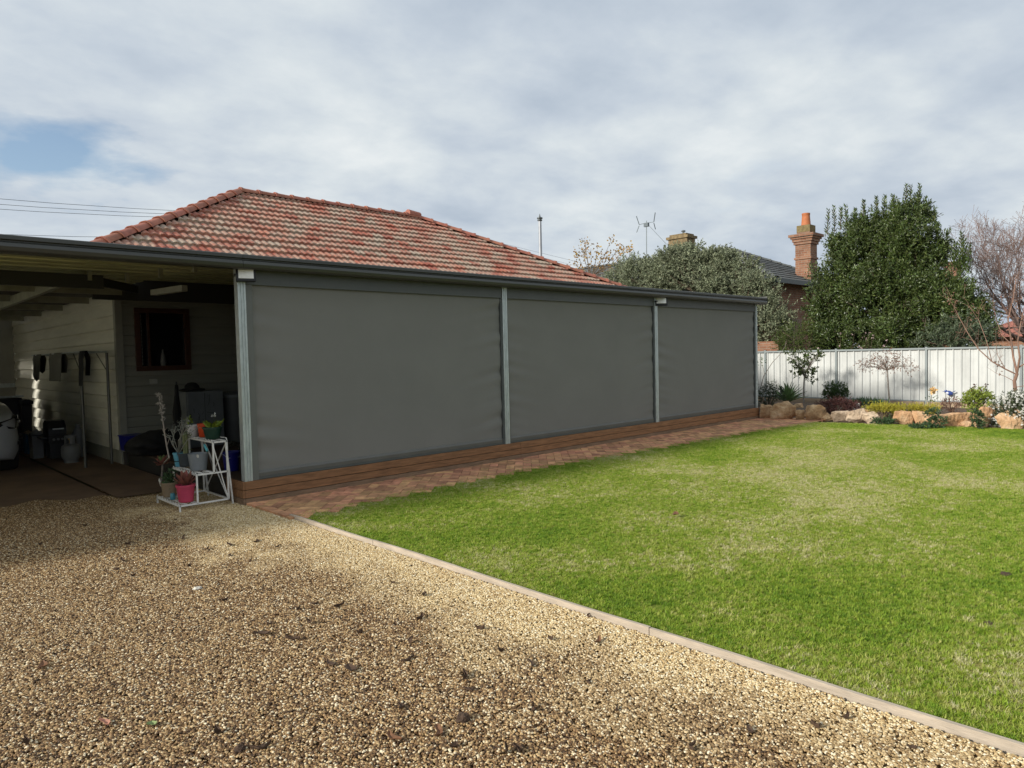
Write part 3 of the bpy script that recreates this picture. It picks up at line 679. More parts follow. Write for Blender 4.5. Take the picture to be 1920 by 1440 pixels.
cbeam((.02,2.75,HG-.035),(.15,1.95,HG-.035),.075,.075).build('rafter', mat('pale_beam_end', (.30,.30,.24), .55, var=.1), cp)
for x, y in ((-.2,.6),(-.32,1.35),(-.5,2.0),(-.9,2.0)): MB().box(x-.02,y-.02,HG+.01,x+.02,y+.02,HG+.12).build('bracket', steelbeam, cp)
for x, y in ((-5.3,0.1),(-5.3,6),(-5.3,10.8)): MB().box(x-.045,y-.045,0,x+.045,y+.045,HG+.1).build('post', galv, cp)
# rear closing sheets; the gap left between the unseen baffles throws a sliver of sun on the wall
rear = mat('translucent_rear_sheet', (.30,.29,.25), .6, var=.1, translucent=.35, vscale=3., bump=.3, bscale=5.)
MB().box(-2.97,12.8,1.15,-.03,12.82,2.68).box(-2.97,12.8,.02,-.03,12.82,1.05).build('rear_sheet_or_baffle', rear, cp)
MB().box(-2.97,12.78,1.05,-.03,12.85,1.15).build('rear_rail', galv, cp)


# ================================================================== the house with the red tiled roof
HX, HYF = -.02, 4.3
house = thing('house', 'single storey clad house with a hipped red terracotta tile roof', 'house', (6,8,0))
EX0, EX1, EY0, EZ = -1.45, 14.9, 3.7, 2.65
RX0, RX1, RY, RZ = 3.365, 8.07, 7.665, 5.165
EY1 = 2*RY-EY0
def tiles(O, U, V, N, wid, lfun, length, name, parent, gauge=.27, pitch=.132, fine=True):
    """courses of tiles: O eave origin, U along the eave, V up the slope, N outward"""
    ncols = int(wid/pitch)+1; vs = []; fs = []
    sub = 6 if fine else 2; ph = np.arange(sub)/sub
    wave = .030*np.abs(np.sin(np.pi*ph))**.8 if fine else .0*ph
    k = 0; v = 0.0
    while v < length-.02:
        v1 = min(length, v+gauge); lo, hi = lfun((v+v1)/2)
        us = [(c+p)*pitch for c in range(ncols+1) for p in ph]; us = [u for u in us if lo <= u <= hi]
        if len(us) > 1:
            wv = [wave[int(round((u/pitch-math.floor(u/pitch+1e-6))*sub)) % sub] for u in us]
            o = len(vs); n = len(us)
            for (vv, hh) in ((v-.016,-.01),(v-.008,.046),(v+.022,.048),(v1+.01,.002)):
                jit = .006*noise.noise(Vector((v*3,k*1.7,0)))
                for u, h in zip(us, wv):
                    q = .005*noise.noise(Vector((math.floor(u/pitch)*3.3, k*2.1, 5)))
                    vs.append(O+U*u+V*(vv+q)+N*(hh+h+jit+q*.6 if hh or True else 0))
            fs += [(o+r*n+i, o+r*n+i+1, o+(r+1)*n+i+1, o+(r+1)*n+i) for r in range(3) for i in range(n-1)]
        v += gauge; k += 1
    return MB().add(vs, fs).build(name, tilem if fine else slatem, parent, smooth=True, fix=False)
def slope(p0, p1, q0, q1, name, parent, **kw):
    """roof plane between eave p0-p1 and ridge q0-q1 (q0 above p0)"""
    p0, p1, q0, q1 = map(Vector, (p0,p1,q0,q1)); U = (p1-p0).normalized(); wid = (p1-p0).length
    a0 = (q0-p0).dot(U); a1 = (q1-p0).dot(U); perp = (q0-p0)-U*a0; length = perp.length; V = perp.normalized(); N = U.cross(V).normalized()
    if N.z < 0: N = -N
    return tiles(p0, U, V, N, wid, lambda v: (a0*v/length, wid+(a1-wid)*v/length), length, name, parent, **kw)
e0, e1, e2, e3 = (EX0,EY0,EZ), (EX1,EY0,EZ), (EX1,EY1,EZ), (EX0,EY1,EZ); r0, r1 = (RX0,RY,RZ), (RX1,RY,RZ)
slope(e0,e1,r0,r1,'roof',house); slope(e1,e2,r1,r1,'roof',house); slope(e2,e3,r1,r0,'roof',house); slope(e3,e0,r0,r0,'roof',house)
MB().add([e0,e1,e2,e3,r0,r1],[(0,1,5,4),(1,2,5),(2,3,4,5),(3,0,4),(0,3,2,1)]).build('roof_lining', mat('roof_lining', (.1,.09,.08), .9), house)
def caps(a, b, parent, m, seg=.40, rad=.103, lift=.0):
    a = Vector(a); b = Vector(b); d = (b-a); L = d.length; d.normalize(); side = d.cross(Vector((0,0,1))).normalized(); up = side.cross(d)
    mb = MB(); n = max(1, round(L/seg)); s = L/n
    for i in range(n):
        for (t0, t1, r0_, r1_) in ((i*s, (i+1)*s+.01, rad*1.0, rad*.84), (i*s-.012, i*s+.045, rad*1.14, rad*1.10)):
            vs = []
            for t, r in ((t0, r0_), (t1, r1_)):
                for k in range(9):
                    an = math.pi*k/8; vs.append(a+d*t+side*math.cos(an)*r*1.15+up*(math.sin(an)*r*.95-.02+lift+random.uniform(0,.002)))
                for k in range(8,-1,-1):
                    an = math.pi*k/8; vs.append(a+d*t+side*math.cos(an)*(r*1.15-.014)+up*(math.sin(an)*(r*.95-.014)-.02+lift))
            o = 18; mb.add(vs, [(k,(k+1)%18,(k+1)%18+o,k+o) for k in range(18)]+[tuple(range(18))[::-1], tuple(range(18,36))])
    return mb.build('ridge_cap', m, parent, smooth=True)
caps(e0, r0, house, capm, lift=.05); caps(e1, r1, house, capm, lift=.05); caps(r0, r1, house, capm, lift=.05); caps(e2, r1, house, capm, lift=.05); caps(e3, r0, house, capm, lift=.05)
mb = MB(); pp = Vector(r1)+Vector((-.12,0,.10)); mb.tube([pp-Vector((.18,0,0)), pp+Vector((.2,0,-.02))], [.12,.10], 10); mb.build('ridge_cap', capm, house)
# clad walls: horizontal boards as a stepped profile
def boards(a, b, z0, z1, out, pitch, depth, m, holes=()):
    a = Vector(a); b = Vector(b); o = Vector(out); mb = MB(); z = z0
    prof = []
    while z < z1-.001:
        zz = min(z+pitch, z1); prof += [(0, z), (depth, z+pitch*.10), (depth*.75, z+pitch*.55), (.002, zz-.003)]; z += pitch
    prof.append((0, z1))
    def strip(p, q, lo, hi):
        pr = [(d, min(max(zz,lo),hi)) for d, zz in prof if lo-pitch*.6 <= zz <= hi+pitch*.6]
        n = len(pr); vs = [p+o*d+Vector((0,0,zz)) for d, zz in pr]+[q+o*d+Vector((0,0,zz)) for d, zz in pr]
        mb.add(vs, [(i,i+1,n+i+1,n+i) for i in range(n-1)])
    if not holes: strip(a, b, z0, z1)
    else:
        x0, x1, h0, h1 = holes; d = (b-a).normalized()
        strip(a, a+d*x0, z0, z1); strip(a+d*x1, b, z0, z1); strip(a+d*x0, a+d*x1, z0, h0); strip(a+d*x0, a+d*x1, h1, z1)
    return mb
boards((HX,12.85,0),(HX,HYF+.08,0), .22, 2.66, (-1,0,0), .205, .045, clad).build('wall', clad, house)
MB().box(HX-.012,HYF+.08,.0,HX+.01,12.85,.218).build('base_board', mat('base_board_paint', (.28,.28,.23), .7, var=.1), house)
w0 = at(250,577,Y=HYF-.01); w1 = at(358,693,Y=HYF-.01); WX0, WX1, WZ0, WZ1 = w0[0], w1[0], w1[2], w0[2]
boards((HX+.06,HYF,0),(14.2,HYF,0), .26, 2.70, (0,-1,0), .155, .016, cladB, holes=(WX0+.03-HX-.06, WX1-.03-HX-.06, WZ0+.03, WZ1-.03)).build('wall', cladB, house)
MB().box(HX-.045,HYF-.03,.22,HX+.055,HYF+.075,2.64).build('corner_board', mat('corner_board_paint', (.24,.24,.20), .6, var=.06), house, bevel=.004)
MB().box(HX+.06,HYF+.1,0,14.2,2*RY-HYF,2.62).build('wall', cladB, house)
MB().box(HX+.01,HYF+.03,0,HX+.055,12.85,2.62).build('wall_core', mat('wall_lining', (.08,.07,.06), .9), house)
mb = MB(); T = .075
for q in ((WX0,WZ0,WX1,WZ0+T),(WX0,WZ1-T,WX1,WZ1),(WX0,WZ0+T+.001,WX0+T,WZ1-T-.001),(WX1-T,WZ0+T+.001,WX1,WZ1-T-.001)): mb.box(q[0],HYF-.045,q[1],q[2],HYF+.06,q[3])
mb.box(WX0+.18,HYF-.02,WZ0+T+.001,WX0+.215,HYF+.03,WZ1-T-.001)
win = mb.build('window', woodw, house, bevel=.003)
MB().box(WX0+T+.001,HYF+.02,WZ0+T+.001,WX1-T-.001,HYF+.028,WZ1-T-.001).build('pane', glassd, win)
vc = at(305,655,Y=HYF+.01)
MB().lathe((vc[0],HYF+.005,WZ0+T+.002), [(.035,0),(.045,.05),(.03,.16),(.016,.2),(.012,.25)], 12).build('vase', mat('grey_ornament', (.10,.10,.095), .4), win)
mb = MB()
for k in range(14): mb.box(WX0+T+.02,HYF-.004,WZ0+T+.02+k*.056,WX0+T+.03,HYF+.004,WZ0+T+.055+k*.056)
mb.box(WX0+T+.022,HYF+.0041,WZ0+T+.01,WX0+T+.028,HYF+.006,WZ1-T-.01)
mb.build('blind_edge', mat('pale_bead', (.20,.20,.18), .5), win)
pb = at(287,715,Y=HYF-.02)
MB().box(pb[0]-.055,HYF-.05,pb[2]-.035,pb[0]+.055,HYF-.017,pb[2]+.035).build('power_point', mat('power_point_plastic', (.34,.34,.30), .5), house, bevel=.006)
MB().box(-.5,3.60,2.45,12.0,3.66,2.80).build('eave_shade_board', mat('eave_shade_black', (.03,.03,.027), .7), house)  # dark board added to black out the gap under the verandah roof
# flue behind the ridge
ft = at(1012,405,Y=9.5); fb = 5.165-.629*(9.5-RY)-.3
fl = MB().lathe((ft[0],9.5,0), [(.055,fb+.0),(.055,ft[2]-.16)], 14).build('flue', mat('flue_metal', (.35,.36,.38), .4, metal=.4, var=.15), house, smooth=True)
MB().lathe((ft[0],9.5,ft[2]-.16), [(.06,-.02),(.085,.0),(.085,.03),(.06,.035),(.06,.06),(.098,.065),(.098,.10),(.03,.13),(.015,.2),(.003,.24)], 14).build('cowl', mat('cowl_metal', (.10,.11,.11), .4, metal=.5), fl, smooth=True)
# small birds' perch cap: broken tile lumps near the hip
bp_ = at(935,458,Y=6.6)
birdm = mat('dark_bird', (.03,.03,.035), .7)
for dxp, lab in ((925,'small dark bird perched on the red hip tiles, left of the pair'),(937,'small dark bird perched on the red hip tiles, right of the pair')):
    p = at(dxp,457,Y=6.55); mb = MB().lathe((p[0],p[1],p[2]-.06), [(.004,-.04),(.022,-.02),(.03,.01),(.024,.035),(.02,.05),(.021,.065),(.004,.085)], 10)
    mb.bar((p[0],p[1],p[2]-.06),(p[0]+.07,p[1],p[2]-.085),.015,.006).bar((p[0],p[1],p[2]-.09),(p[0],p[1],p[2]-.20),.005)
    tag(mb.build('bird', birdm, smooth=True), lab, 'bird')

# ================================================================== neighbouring brick house
N0 = at(1455,522,X=21.5); nx, ny, nz = N0; A = 4.0; LN = 18.5; ZR = nz+.47*A
for _ in range(3): pass
nb = thing('neighbour_house', 'old brick house with grey tiled roof beyond the white fence', 'house', (nx+A, ny+8, 0))
c0, c1, c2, c3 = (nx,ny,nz), (nx+2*A,ny,nz), (nx+2*A,ny+LN,nz), (nx,ny+LN,nz); q0, q1 = (nx+A,ny+A,ZR), (nx+A,ny+LN-A,ZR)
kw = dict(gauge=.34, pitch=.3, fine=False)
slope(c0,c1,q0,q0,'roof',nb,**kw); slope(c1,c2,q0,q1,'roof',nb,**kw); slope(c2,c3,q1,q1,'roof',nb,**kw); slope(c3,c0,q1,q0,'roof',nb,**kw)
for a, b in ((c0,q0),(c1,q0),(c2,q1),(c3,q1),(q0,q1)): caps(a, b, nb, slatem, seg=.45, rad=.10, lift=.03)
MB().add([c0,c1,c2,c3,q0,q1],[(0,1,4),(1,2,5,4),(2,3,5),(3,0,4,5),(0,3,2,1)]).build('roof_lining', mat('roof_lining'), nb)
MB().box(nx+.45,ny+.45,0,nx+2*A-.45,ny+LN-.45,nz-.02).build('wall', brickm, nb)
MB().box(nx-.08,ny-.08,nz-.14,nx+2*A+.08,ny-.0,nz+.03).box(nx-.08,ny+.001,nz-.14,nx-.0,ny+LN,nz+.03).build('gutter', mat('dark_green_gutter', (.035,.055,.05), .4), nb)
MB().bar((nx+.44,ny+.35,nz-.12),(nx+.42,ny+.35,0),.09).build('downpipe', mat('red_downpipe', (.22,.05,.03), .6), nb)
MB().box(nx+2.2,ny+.40,.9,nx+3.1,ny+.449,2.7).build('window', mat('window_brown', (.16,.10,.06), .5), nb)
def chimney(cx, cy, z0, z1, w, label=None, pot=True):
    h = z1-z0; s = w/2
    mb = MB().box(cx-s,cy-s,z0,cx+s,cy+s,z1-.75)
    for (a, b, e) in ((z1-1.35,z1-1.27,.04),(z1-.749,z1-.64,.05),(z1-.639,z1-.53,.09),(z1-.529,z1-.45,.14),(z1-.449,z1-.34,.20)): mb.box(cx-s-e,cy-s-e,a,cx+s+e,cy+s+e,b)
    mb.box(cx-s*.85,cy-s*.85,z1-.339,cx+s*.85,cy+s*.85,z1)
    c = mb.build('chimney', brickm, nb); 
    MB().box(cx-s*.86-.004,cy-s*.86-.004,z1-.25,cx+s*.86,cy+s*.86,z1+.02).build('cap', mat('mossy_mortar', (.17,.13,.06), .95, var=.3, vscale=10.), c)
    if pot: MB().lathe((cx,cy,z1+.02), [(.19,0),(.18,.05),(.155,.35),(.15,.42),(.16,.44),(.16,.50),(.12,.50)], 16).build('chimney_pot', potm, c, smooth=True)
ct = at(1512,400,Y=ny+.6); chimney(ct[0], ny+.62, nz-.6, ct[2]-.52, .62)
c2p = at(1278,441,X=nx+A+.2)
mb = MB().box(c2p[0]-.35,c2p[1]-.5,ZR-.5,c2p[0]+.35,c2p[1]+.5,c2p[2]-.2).box(c2p[0]-.42,c2p[1]-.58,c2p[2]-.199,c2p[0]+.42,c2p[1]+.58,c2p[2]-.08).box(c2p[0]-.33,c2p[1]-.45,c2p[2]-.079,c2p[0]+.33,c2p[1]+.45,c2p[2]+.02)
ch = mb.build('chimney', mat('mossy_brick', (.19,.14,.075), .95, var=.45, vscale=6., bump=.6, bscale=12.), nb); MB().lathe((c2p[0],c2p[1]-.1,c2p[2]+.0), [(.05,0),(.05,.14),(.10,.15),(.10,.19),(.04,.22)], 10).build('cowl', mat('cowl_metal'), ch)
# television antenna on the neighbour's roof
ab = at(1212,475,X=nx+A-.5); atp = at(1212,414,X=nx+A-.5); am = mat('antenna_metal', (.12,.14,.15), .4, metal=.5)
ant = thing('antenna', 'thin television antenna on the grey roof left of the mossy chimney', 'antenna', ab)
ab[2] = ZR-.3
MB().tube([ab, atp], .022, 6).bar(atp+np.array([0,-1.1,-1.25]), atp+np.array([0,-.05,-.15]), .015).build('mast', am, ant)
for sgn in (-1,1):
    mb = MB(); base = atp+np.array([0,sgn*.42,-.12])
    for (dz, tl) in ((.05,.42),(-.25,-.36)): mb.bar(base+np.array([0,0,dz*.2]), base+np.array([-.05,sgn*.12,tl]), .028)
    mb.bar(atp+np.array([0,0,-.1]), base, .02); mb.build('arm', am, ant)
MB().box(atp[0]-.06,atp[1]-.12,atp[2]-.28,atp[0]+.06,atp[1]+.12,atp[2]-.10).build('dipole_box', am, ant)
# low brick shed wall seen just above the fence beside the verandah
sb = at(1436,646,X=18.6)
MB().box(18.6,sb[1]-.42,0,19.6,sb[1]+.5,1.78).build('brick_pier', brickm); tag(C.objects[-1], 'low red brick pier just above the fence beside the verandah end', 'brick pier')
# second red tiled chimney glimpsed behind the dark tree
fc = at(1782,497,X=34)
t = MB().box(34,fc[1]-.28,0,34.7,fc[1]+.28,fc[2]+.0).box(33.92,fc[1]-.36,fc[2]+.001,34.78,fc[1]+.36,fc[2]+.15).build('brick_chimney', brickm); tag(t, 'distant red brick chimney top showing through the dark tree', 'chimney')
# far roof on the right
fr = thing('far_house', 'distant house with a dull red brown roof behind the bare purple tree', 'house', (40,-6,0))
p = at(1900,585,X=38)
MB().add([(36,-14,p[2]-1.2),(36,2,p[2]-1.2),(46,2,p[2]-1.2),(46,-14,p[2]-1.2),(41,-11,p[2]+.3),(41,-1,p[2]+.3)],[(0,1,5,4),(1,2,5),(2,3,4,5),(3,0,4)]).build('roof', capm, fr)
MB().box(36.5,-13.5,0,45.5,1.5,p[2]-1.25).build('wall', brickm, fr)

# ================================================================== fence
FX = 17.0
fence = thing('fence', 'white corrugated metal fence with grey posts behind the garden bed', 'fence', (FX,0,0))
fy = [at(px,655,X=FX)[1] for px in (1435,1568,1737,1915)]; st = (fy[0]-fy[3])/3
py_ = [fy[0]+st*k for k in range(5,0,-1)]+fy+[fy[3]-st*k for k in range(1,6)]
def fpost(y): return MB().box(FX-.035,y-.026,-.1,FX+.035,y+.026,1.50).build('post', fpostm, fence)
for y in py_: fpost(y)
for k, (ya, yb) in enumerate(zip(py_, py_[1:])):
    n = 11; pw = (ya-yb-.054)/n; pr = []; y = ya-.027
    for i in range(n):
        h = .03 if True else 0
        pr += [(y,0),(y-pw*.10,0),(y-pw*.16,.032),(y-pw*.30,.032),(y-pw*.36,0),(y-pw*.68,0),(y-pw*.70,-.004),(y-pw*.72,0)]
        y -= pw
    pr.append((y,0)); 
    vs = [(FX+.012-(d), yy, z) for z in (.13, 1.43) for yy, d in pr]; m = len(pr)
    MB().add(vs, [(i,i+1,m+i+1,m+i) for i in range(m-1)]).build('panel', fencem, fence, fix=False)
    for za, zb in ((1.43,1.475),(.10,.13)): MB().box(FX-.045,yb+.027,za,FX+.045,ya-.027,zb).build('rail', fpostm, fence)
    MB().box(FX-.06,yb+.03,-.1,FX-.02,ya-.03,.095).build('sleeper', plinthm, fence, bevel=.004)

# ================================================================== garden bed
def bedz(x, y):
    t = min(1, max(0, (x-12.0)/.5)); t2 = min(1, max(0, (16.9-x)/4)); return t*(-.01+.19*t2)+.02*noise.noise(Vector((x*2,y*2,0)))
sheet('bed_soil', 11.75, -9, 17.05, 6.0, -.02, soilm, zf=bedz, nx=50, ny=120)
BPX = []
def boulder(x0, x1, yt, yb, m, lab, depth=.5, seed=1, zb=0.0, back=0):
    a = at((x0+x1)/2, yb, Z=0.0) if not back else at((x0+x1)/2, yb, Z=back); ww = px2m(x1-x0, a); hh = px2m(yb-yt, a)
    # move centre back by half its depth
    dv = np.array([_F[0],_F[1],0]); dv /= np.linalg.norm(dv); dp = max(.16, ww*depth); c = a+dv*dp*.5
    rt = np.array([_R0[0],_R0[1],0]); bm = bmesh.new(); rs = np.random.default_rng(seed*13+1)
    for k in range(19):
        q = unit(rs.normal(size=(1,3)))[0]; q = np.sign(q)*np.abs(q)**.7*(.82+.28*rs.random()); bm.verts.new(q)
    g_ = bmesh.ops.convex_hull(bm, input=bm.verts[:]); bmesh.ops.delete(bm, geom=[v for v in bm.verts if not v.link_faces], context='VERTS')
    bmesh.ops.bevel(bm, geom=bm.edges[:], offset=.035, segments=2, affect='EDGES', profile=.6)
    bmesh.ops.triangulate(bm, faces=bm.faces[:]); bmesh.ops.subdivide_edges(bm, edges=[e for e in bm.edges if e.calc_length() > .25], cuts=3, use_grid_fill=True); bmesh.ops.triangulate(bm, faces=bm.faces[:])
    bmesh.ops.subdivide_edges(bm, edges=[e for e in bm.edges if e.calc_length() > .12], cuts=1)
    for v in bm.verts:
        bx = v.co.copy(); n = 1+.12*noise.noise(bx*2.2+Vector((seed*7.3,0,0)))+.045*noise.noise(bx*6+Vector((seed,4,0)))+.02*noise.noise(bx*15)
        u, d, z = bx.x*n*ww*.61, bx.y*n*dp*.5, bx.z*n*hh*.64
        z = z*(1-.15*abs(bx.x)**2)+hh*.47
        v.co = Vector((c[0]+rt[0]*u+dv[0]*d, c[1]+rt[1]*u+dv[1]*d, back+z))
    bmesh.ops.recalc_face_normals(bm, faces=bm.faces)
    me = bpy.data.meshes.new('boulder'); bm.to_mesh(me); bm.free(); me.materials.append(m)
    me.polygons.foreach_set('use_smooth', [True]*len(me.polygons))
    try: me.set_sharp_from_angle(angle=R(35))
    except Exception: pass
    o = bpy.data.objects.new('boulder', me); C.objects.link(o); tag(o, lab, 'boulder', 'sandstone boulders edging the garden bed')
for i, b in enumerate([(1425,1452,761,786,rockm,'squat brown boulder touching the right end of the verandah deck'),(1449,1494,755,788,rockm,'big rounded brown boulder at the end of the brick path'),
    (1493,1513,768,788,rockm,'small upright brown boulder right of the big rounded one'),(1515,1552,760,789,rockm,'tall rounded brown boulder below the maroon shrub'),
    (1543,1562,775,789,rockm,'little angular brown boulder wedged against a tall rounded one'),(1561,1594,770,790,rockpale,'squarish pale boulder between two narrow gaps'),
    (1589,1631,769,792,rockpale,'pale humped boulder shaped like a fin, left of the yellow shrub'),(1625,1681,773,794,rockpale,'long low pale boulder below the yellow shrub'),
    (1682,1716,771,797,rockor,'orange tinged rounded boulder under the yellow plants'),(1706,1748,773,797,rockor,'orange boulder left of the trailing green plant'),
    (1756,1832,772,801,rockor,'widest flat tan boulder in the row'),(1806,1830,791,801,rockor,'tiny orange boulder at the foot of the widest one'),(1835,1876,766,803,rockor,'dark tan peaked boulder beside the white flowered bush')]):
    boulder(*b[:6], seed=i+1)
boulder(1493,1511,757,768,rockm,'small brown boulder behind the row beneath the agave',seed=21,back=.12)
boulder(1618,1634,768,777,rockor,'small reddish boulder in the second row behind the fin shaped one',seed=22,back=.12)
boulder(1880,1935,770,806,rockor,'tan boulder hidden under the white flowered bush',seed=23)
boulder(1563,1580,766,772,rockpale,'flat little pale boulder in the soil under the maroon shrub',seed=24,back=.12)

# ================================================================== trees beyond the fence
def base_at(px, X, z=-.02):
    p = at(px, 660, X=X); return np.array([X, p[1], z])
def ball(px, py, X, rx, rz, ry=None, dx=0):
    """ellipsoid centred where (px,py) meets x=X; radii given in photo pixels at that depth"""
    p = at(px, py, X=X); a = px2m(rx, p); c = px2m(rz, p); return (p[0]+dx, p[1], p[2], (ry or a*.8), a, c)
def limbs(tr, base, blobs, r0, m, n=2, fork=.35):
    mb = MB(); b = Vector(base); top = Vector(np.mean([q[:3] for q in blobs], axis=0)); fk = b.lerp(Vector((top.x, top.y, b.z+(top.z-b.z)*fork)), 1)
    mb.tube([b, b.lerp(fk, .5)+Vector((.03,.04,0)), fk], [r0*1.15, r0, r0*.85], 8)
    for q in blobs:
        e = Vector(q[:3]); mid = fk.lerp(e, .5)+Vector((random.uniform(-.1,.1), random.uniform(-.1,.1), .12))
        mb.tube([fk, mid, e, e+Vector((0,0,q[5]*.5))], [r0*.6, r0*.42, r0*.25, r0*.1], 6)
        for k in range(n*3):
            d = Vector(unit(rng.normal(size=(1,3)))[0]); mb.tube([e.lerp(mid,.3), e+Vector((d.x*q[3],d.y*q[4],abs(d.z)*q[5]))*.75], [r0*.16, .008], 4)
    return mb.build('trunk', m, tr, fix=False)
def lobes(B, k, s, zs=1., out=.72):
    L = []
    for b in B:
        for _ in range(k):
            d = unit(rng.normal(size=(1,3)))[0]; d[2] = abs(d[2])*.9-.15 if random.random() < .75 else d[2]; f = s*random.uniform(.7,1.25)
            L.append((b[0]+d[0]*b[3]*out, b[1]+d[1]*b[4]*out, b[2]+d[2]*b[5]*out, b[3]*f, b[4]*f, b[5]*f*zs))
    return L
def merge(a, b):
    for V, F in zip(b.V, b.F): a.V.append(V); a.F.append(F+a.o)
    a.o += b.o; return a
# grey green rounded tree behind the verandah end
b0 = base_at(1330, 20.0); T1 = thing('guava_tree', 'broad grey green leafy tree rising behind the verandah roof', 'tree', b0)
B = [ball(1230,545,20,75,75),ball(1180,520,20.3,55,45),ball(1300,530,19.7,80,72),ball(1370,545,20,75,62),ball(1340,495,20.2,50,32),ball(1265,490,20,50,32),ball(1210,505,20.2,40,26),ball(1415,560,19.5,55,55),ball(1425,610,19.3,58,60),ball(1455,600,19.6,34,55),ball(1340,620,20,80,60),ball(1150,540,20.4,35,32),ball(1395,505,20,35,26),ball(1290,482,20,62,26),ball(1350,484,20,40,22)]
limbs(T1, b0, B, .13, barkm)
merge(blob_sprays([(*b[:3],b[3]*.85,b[4]*.85,b[5]*.85) for b in B], 4200, .22, 11, .085, .042, up=.35, shell=.2), blob_sprays(lobes(B, 9, .30), 6200, .16, 11, .08, .04, up=.35, shell=.5)).build('crown', f_guava, T1)
# big dark tree
b0 = base_at(1665, 19.5); T2 = thing('laurel_tree', 'tall dense dark green tree with upright shoots on top', 'tree', b0)
B = [(q[0],q[1],q[2]-.10,q[3]*.92,q[4]*.92,q[5]*.90) for q in [ball(1590,490,19.5,58,68),ball(1655,465,19.6,66,70),ball(1710,450,19.5,58,72),ball(1560,560,19.4,50,85),ball(1630,570,19.2,85,85),ball(1720,560,19.3,70,70),ball(1790,590,19.2,60,62),ball(1840,600,19.5,32,52),ball(1680,620,19,90,50),ball(1590,620,19,70,48),ball(1800,630,19,60,34),ball(1700,405,19.7,50,34),ball(1625,430,19.7,42,34),ball(1572,462,19.6,26,30),ball(1770,555,19.5,45,34),ball(1795,560,19.3,38,42),ball(1722,490,19.4,44,52),ball(1745,470,19.5,26,42),ball(1535,600,19.2,30,50),ball(1760,560,19.2,50,45),ball(1660,530,19.2,80,60),ball(1560,645,19,40,30),ball(1620,650,18.8,50,26),ball(1690,650,18.8,50,26)]]
limbs(T2, b0, B, .16, barkm)
lv = merge(blob_sprays([(*b[:3],b[3]*.68,b[4]*.70,b[5]*.72) for b in B], 4300, .30, 13, .11, .036, up=.75, out=.7, shell=.1), blob_sprays(lobes(B, 9, .28, 1.5, .80), 7200, .24, 13, .11, .034, up=1.0, out=.6, shell=.45))
def shoots(lv, lst, X, L=.15, W=.042, n=44):
    mbs = MB()
    for (px, py0, py1) in lst:
        a = at(px, py0, X=X); b2 = at(px+random.uniform(-3,3), py1, X=X); mbs.tube([a, (a+b2)/2, b2], [.014,.01,.005], 4)
        t = np.linspace(0, 1, n); P = a+(b2-a)*t[:,None]; ang = np.arange(n)*2.4
        D = np.stack([np.cos(ang), np.sin(ang), np.full(n,1.1)], 1); lv.add(P, D, L*(1.2-.5*t), W)
    return mbs
sh = shoots(lv, [(1551,440,394),(1565,435,388),(1576,430,390),(1587,425,385),(1604,420,392),(1618,415,377),(1643,405,370),(1657,405,368),(1676,400,367),(1698,395,347),(1708,395,348),(1723,395,347),(1742,420,392),(1752,430,396),(1760,450,418),(1765,475,450)], 19.6)
shoots(lv, [(1802,500,436),(1795,510,470),(1810,510,475),(1785,520,465),(1818,515,458),(1800,520,480),(1790,500,455),(1808,500,450)], 19.4, L=.16, W=.045, n=46)
lv.build('crown', f_dark, T2); sh.build('shoot_stems', barkm, T2, fix=False)
# grey green shrub below the dark tree, low dark hedge beside the guava
b0 = base_at(1780, 18.2); T = thing('silver_shrub', 'silvery green shrub in front of the dark tree, just above the fence', 'shrub', b0)
B = [ball(1765,640,18.2,42,30),ball(1800,625,18.3,40,38),ball(1830,640,18.4,30,28)]; limbs(T, b0, B, .05, barkm)
blob_sprays(B, 420, .2, 10, .09, .032, up=.3, shell=.4).build('crown', fol('dusty_green_leaf', (.10,.13,.075)), T)
b0 = base_at(1500, 18.4); T = thing('hedge_shrub', 'rounded bright to dark green shrub just above the fence by the brick wall', 'shrub', b0)
B = [ball(1495,632,18.4,38,30),ball(1520,640,18.4,25,25),ball(1475,645,18.4,25,20)]; limbs(T, b0, B, .05, barkm)
blob_sprays(B, 600, .14, 11, .05, .02, up=.5, shell=.4).build('crown', fol('holly_green_leaf', (.07,.10,.02)), T)
b0 = base_at(1600, 17.9); T = thing('pink_blossom_shrub', 'thin shrub with scattered pale pink flowers against the dark tree', 'shrub', b0)
mb = MB(); tips = []
for k in range(5): grow(mb, b0+np.array([0,(k-2)*.25,.3]), (0,(k-2)*.1,1), .7, .014, 2, .5, .4, 3, .75, 3, tips)
mb.build('stems', barkm, T, fix=False)
lv = Leaves(); P = np.array([np.array(p)+rng.normal(size=3)*.04 for p, d in tips for _ in range(2)]); P = P[P[:,2] > 1.3]; P = P[::3]
lv.add(np.repeat(P, 5, 0), rng.normal(size=(len(P)*5,3)), .035, .03); lv.build('blossom', mat('pink_petal', (.62,.45,.45), .6, translucent=.3), T)
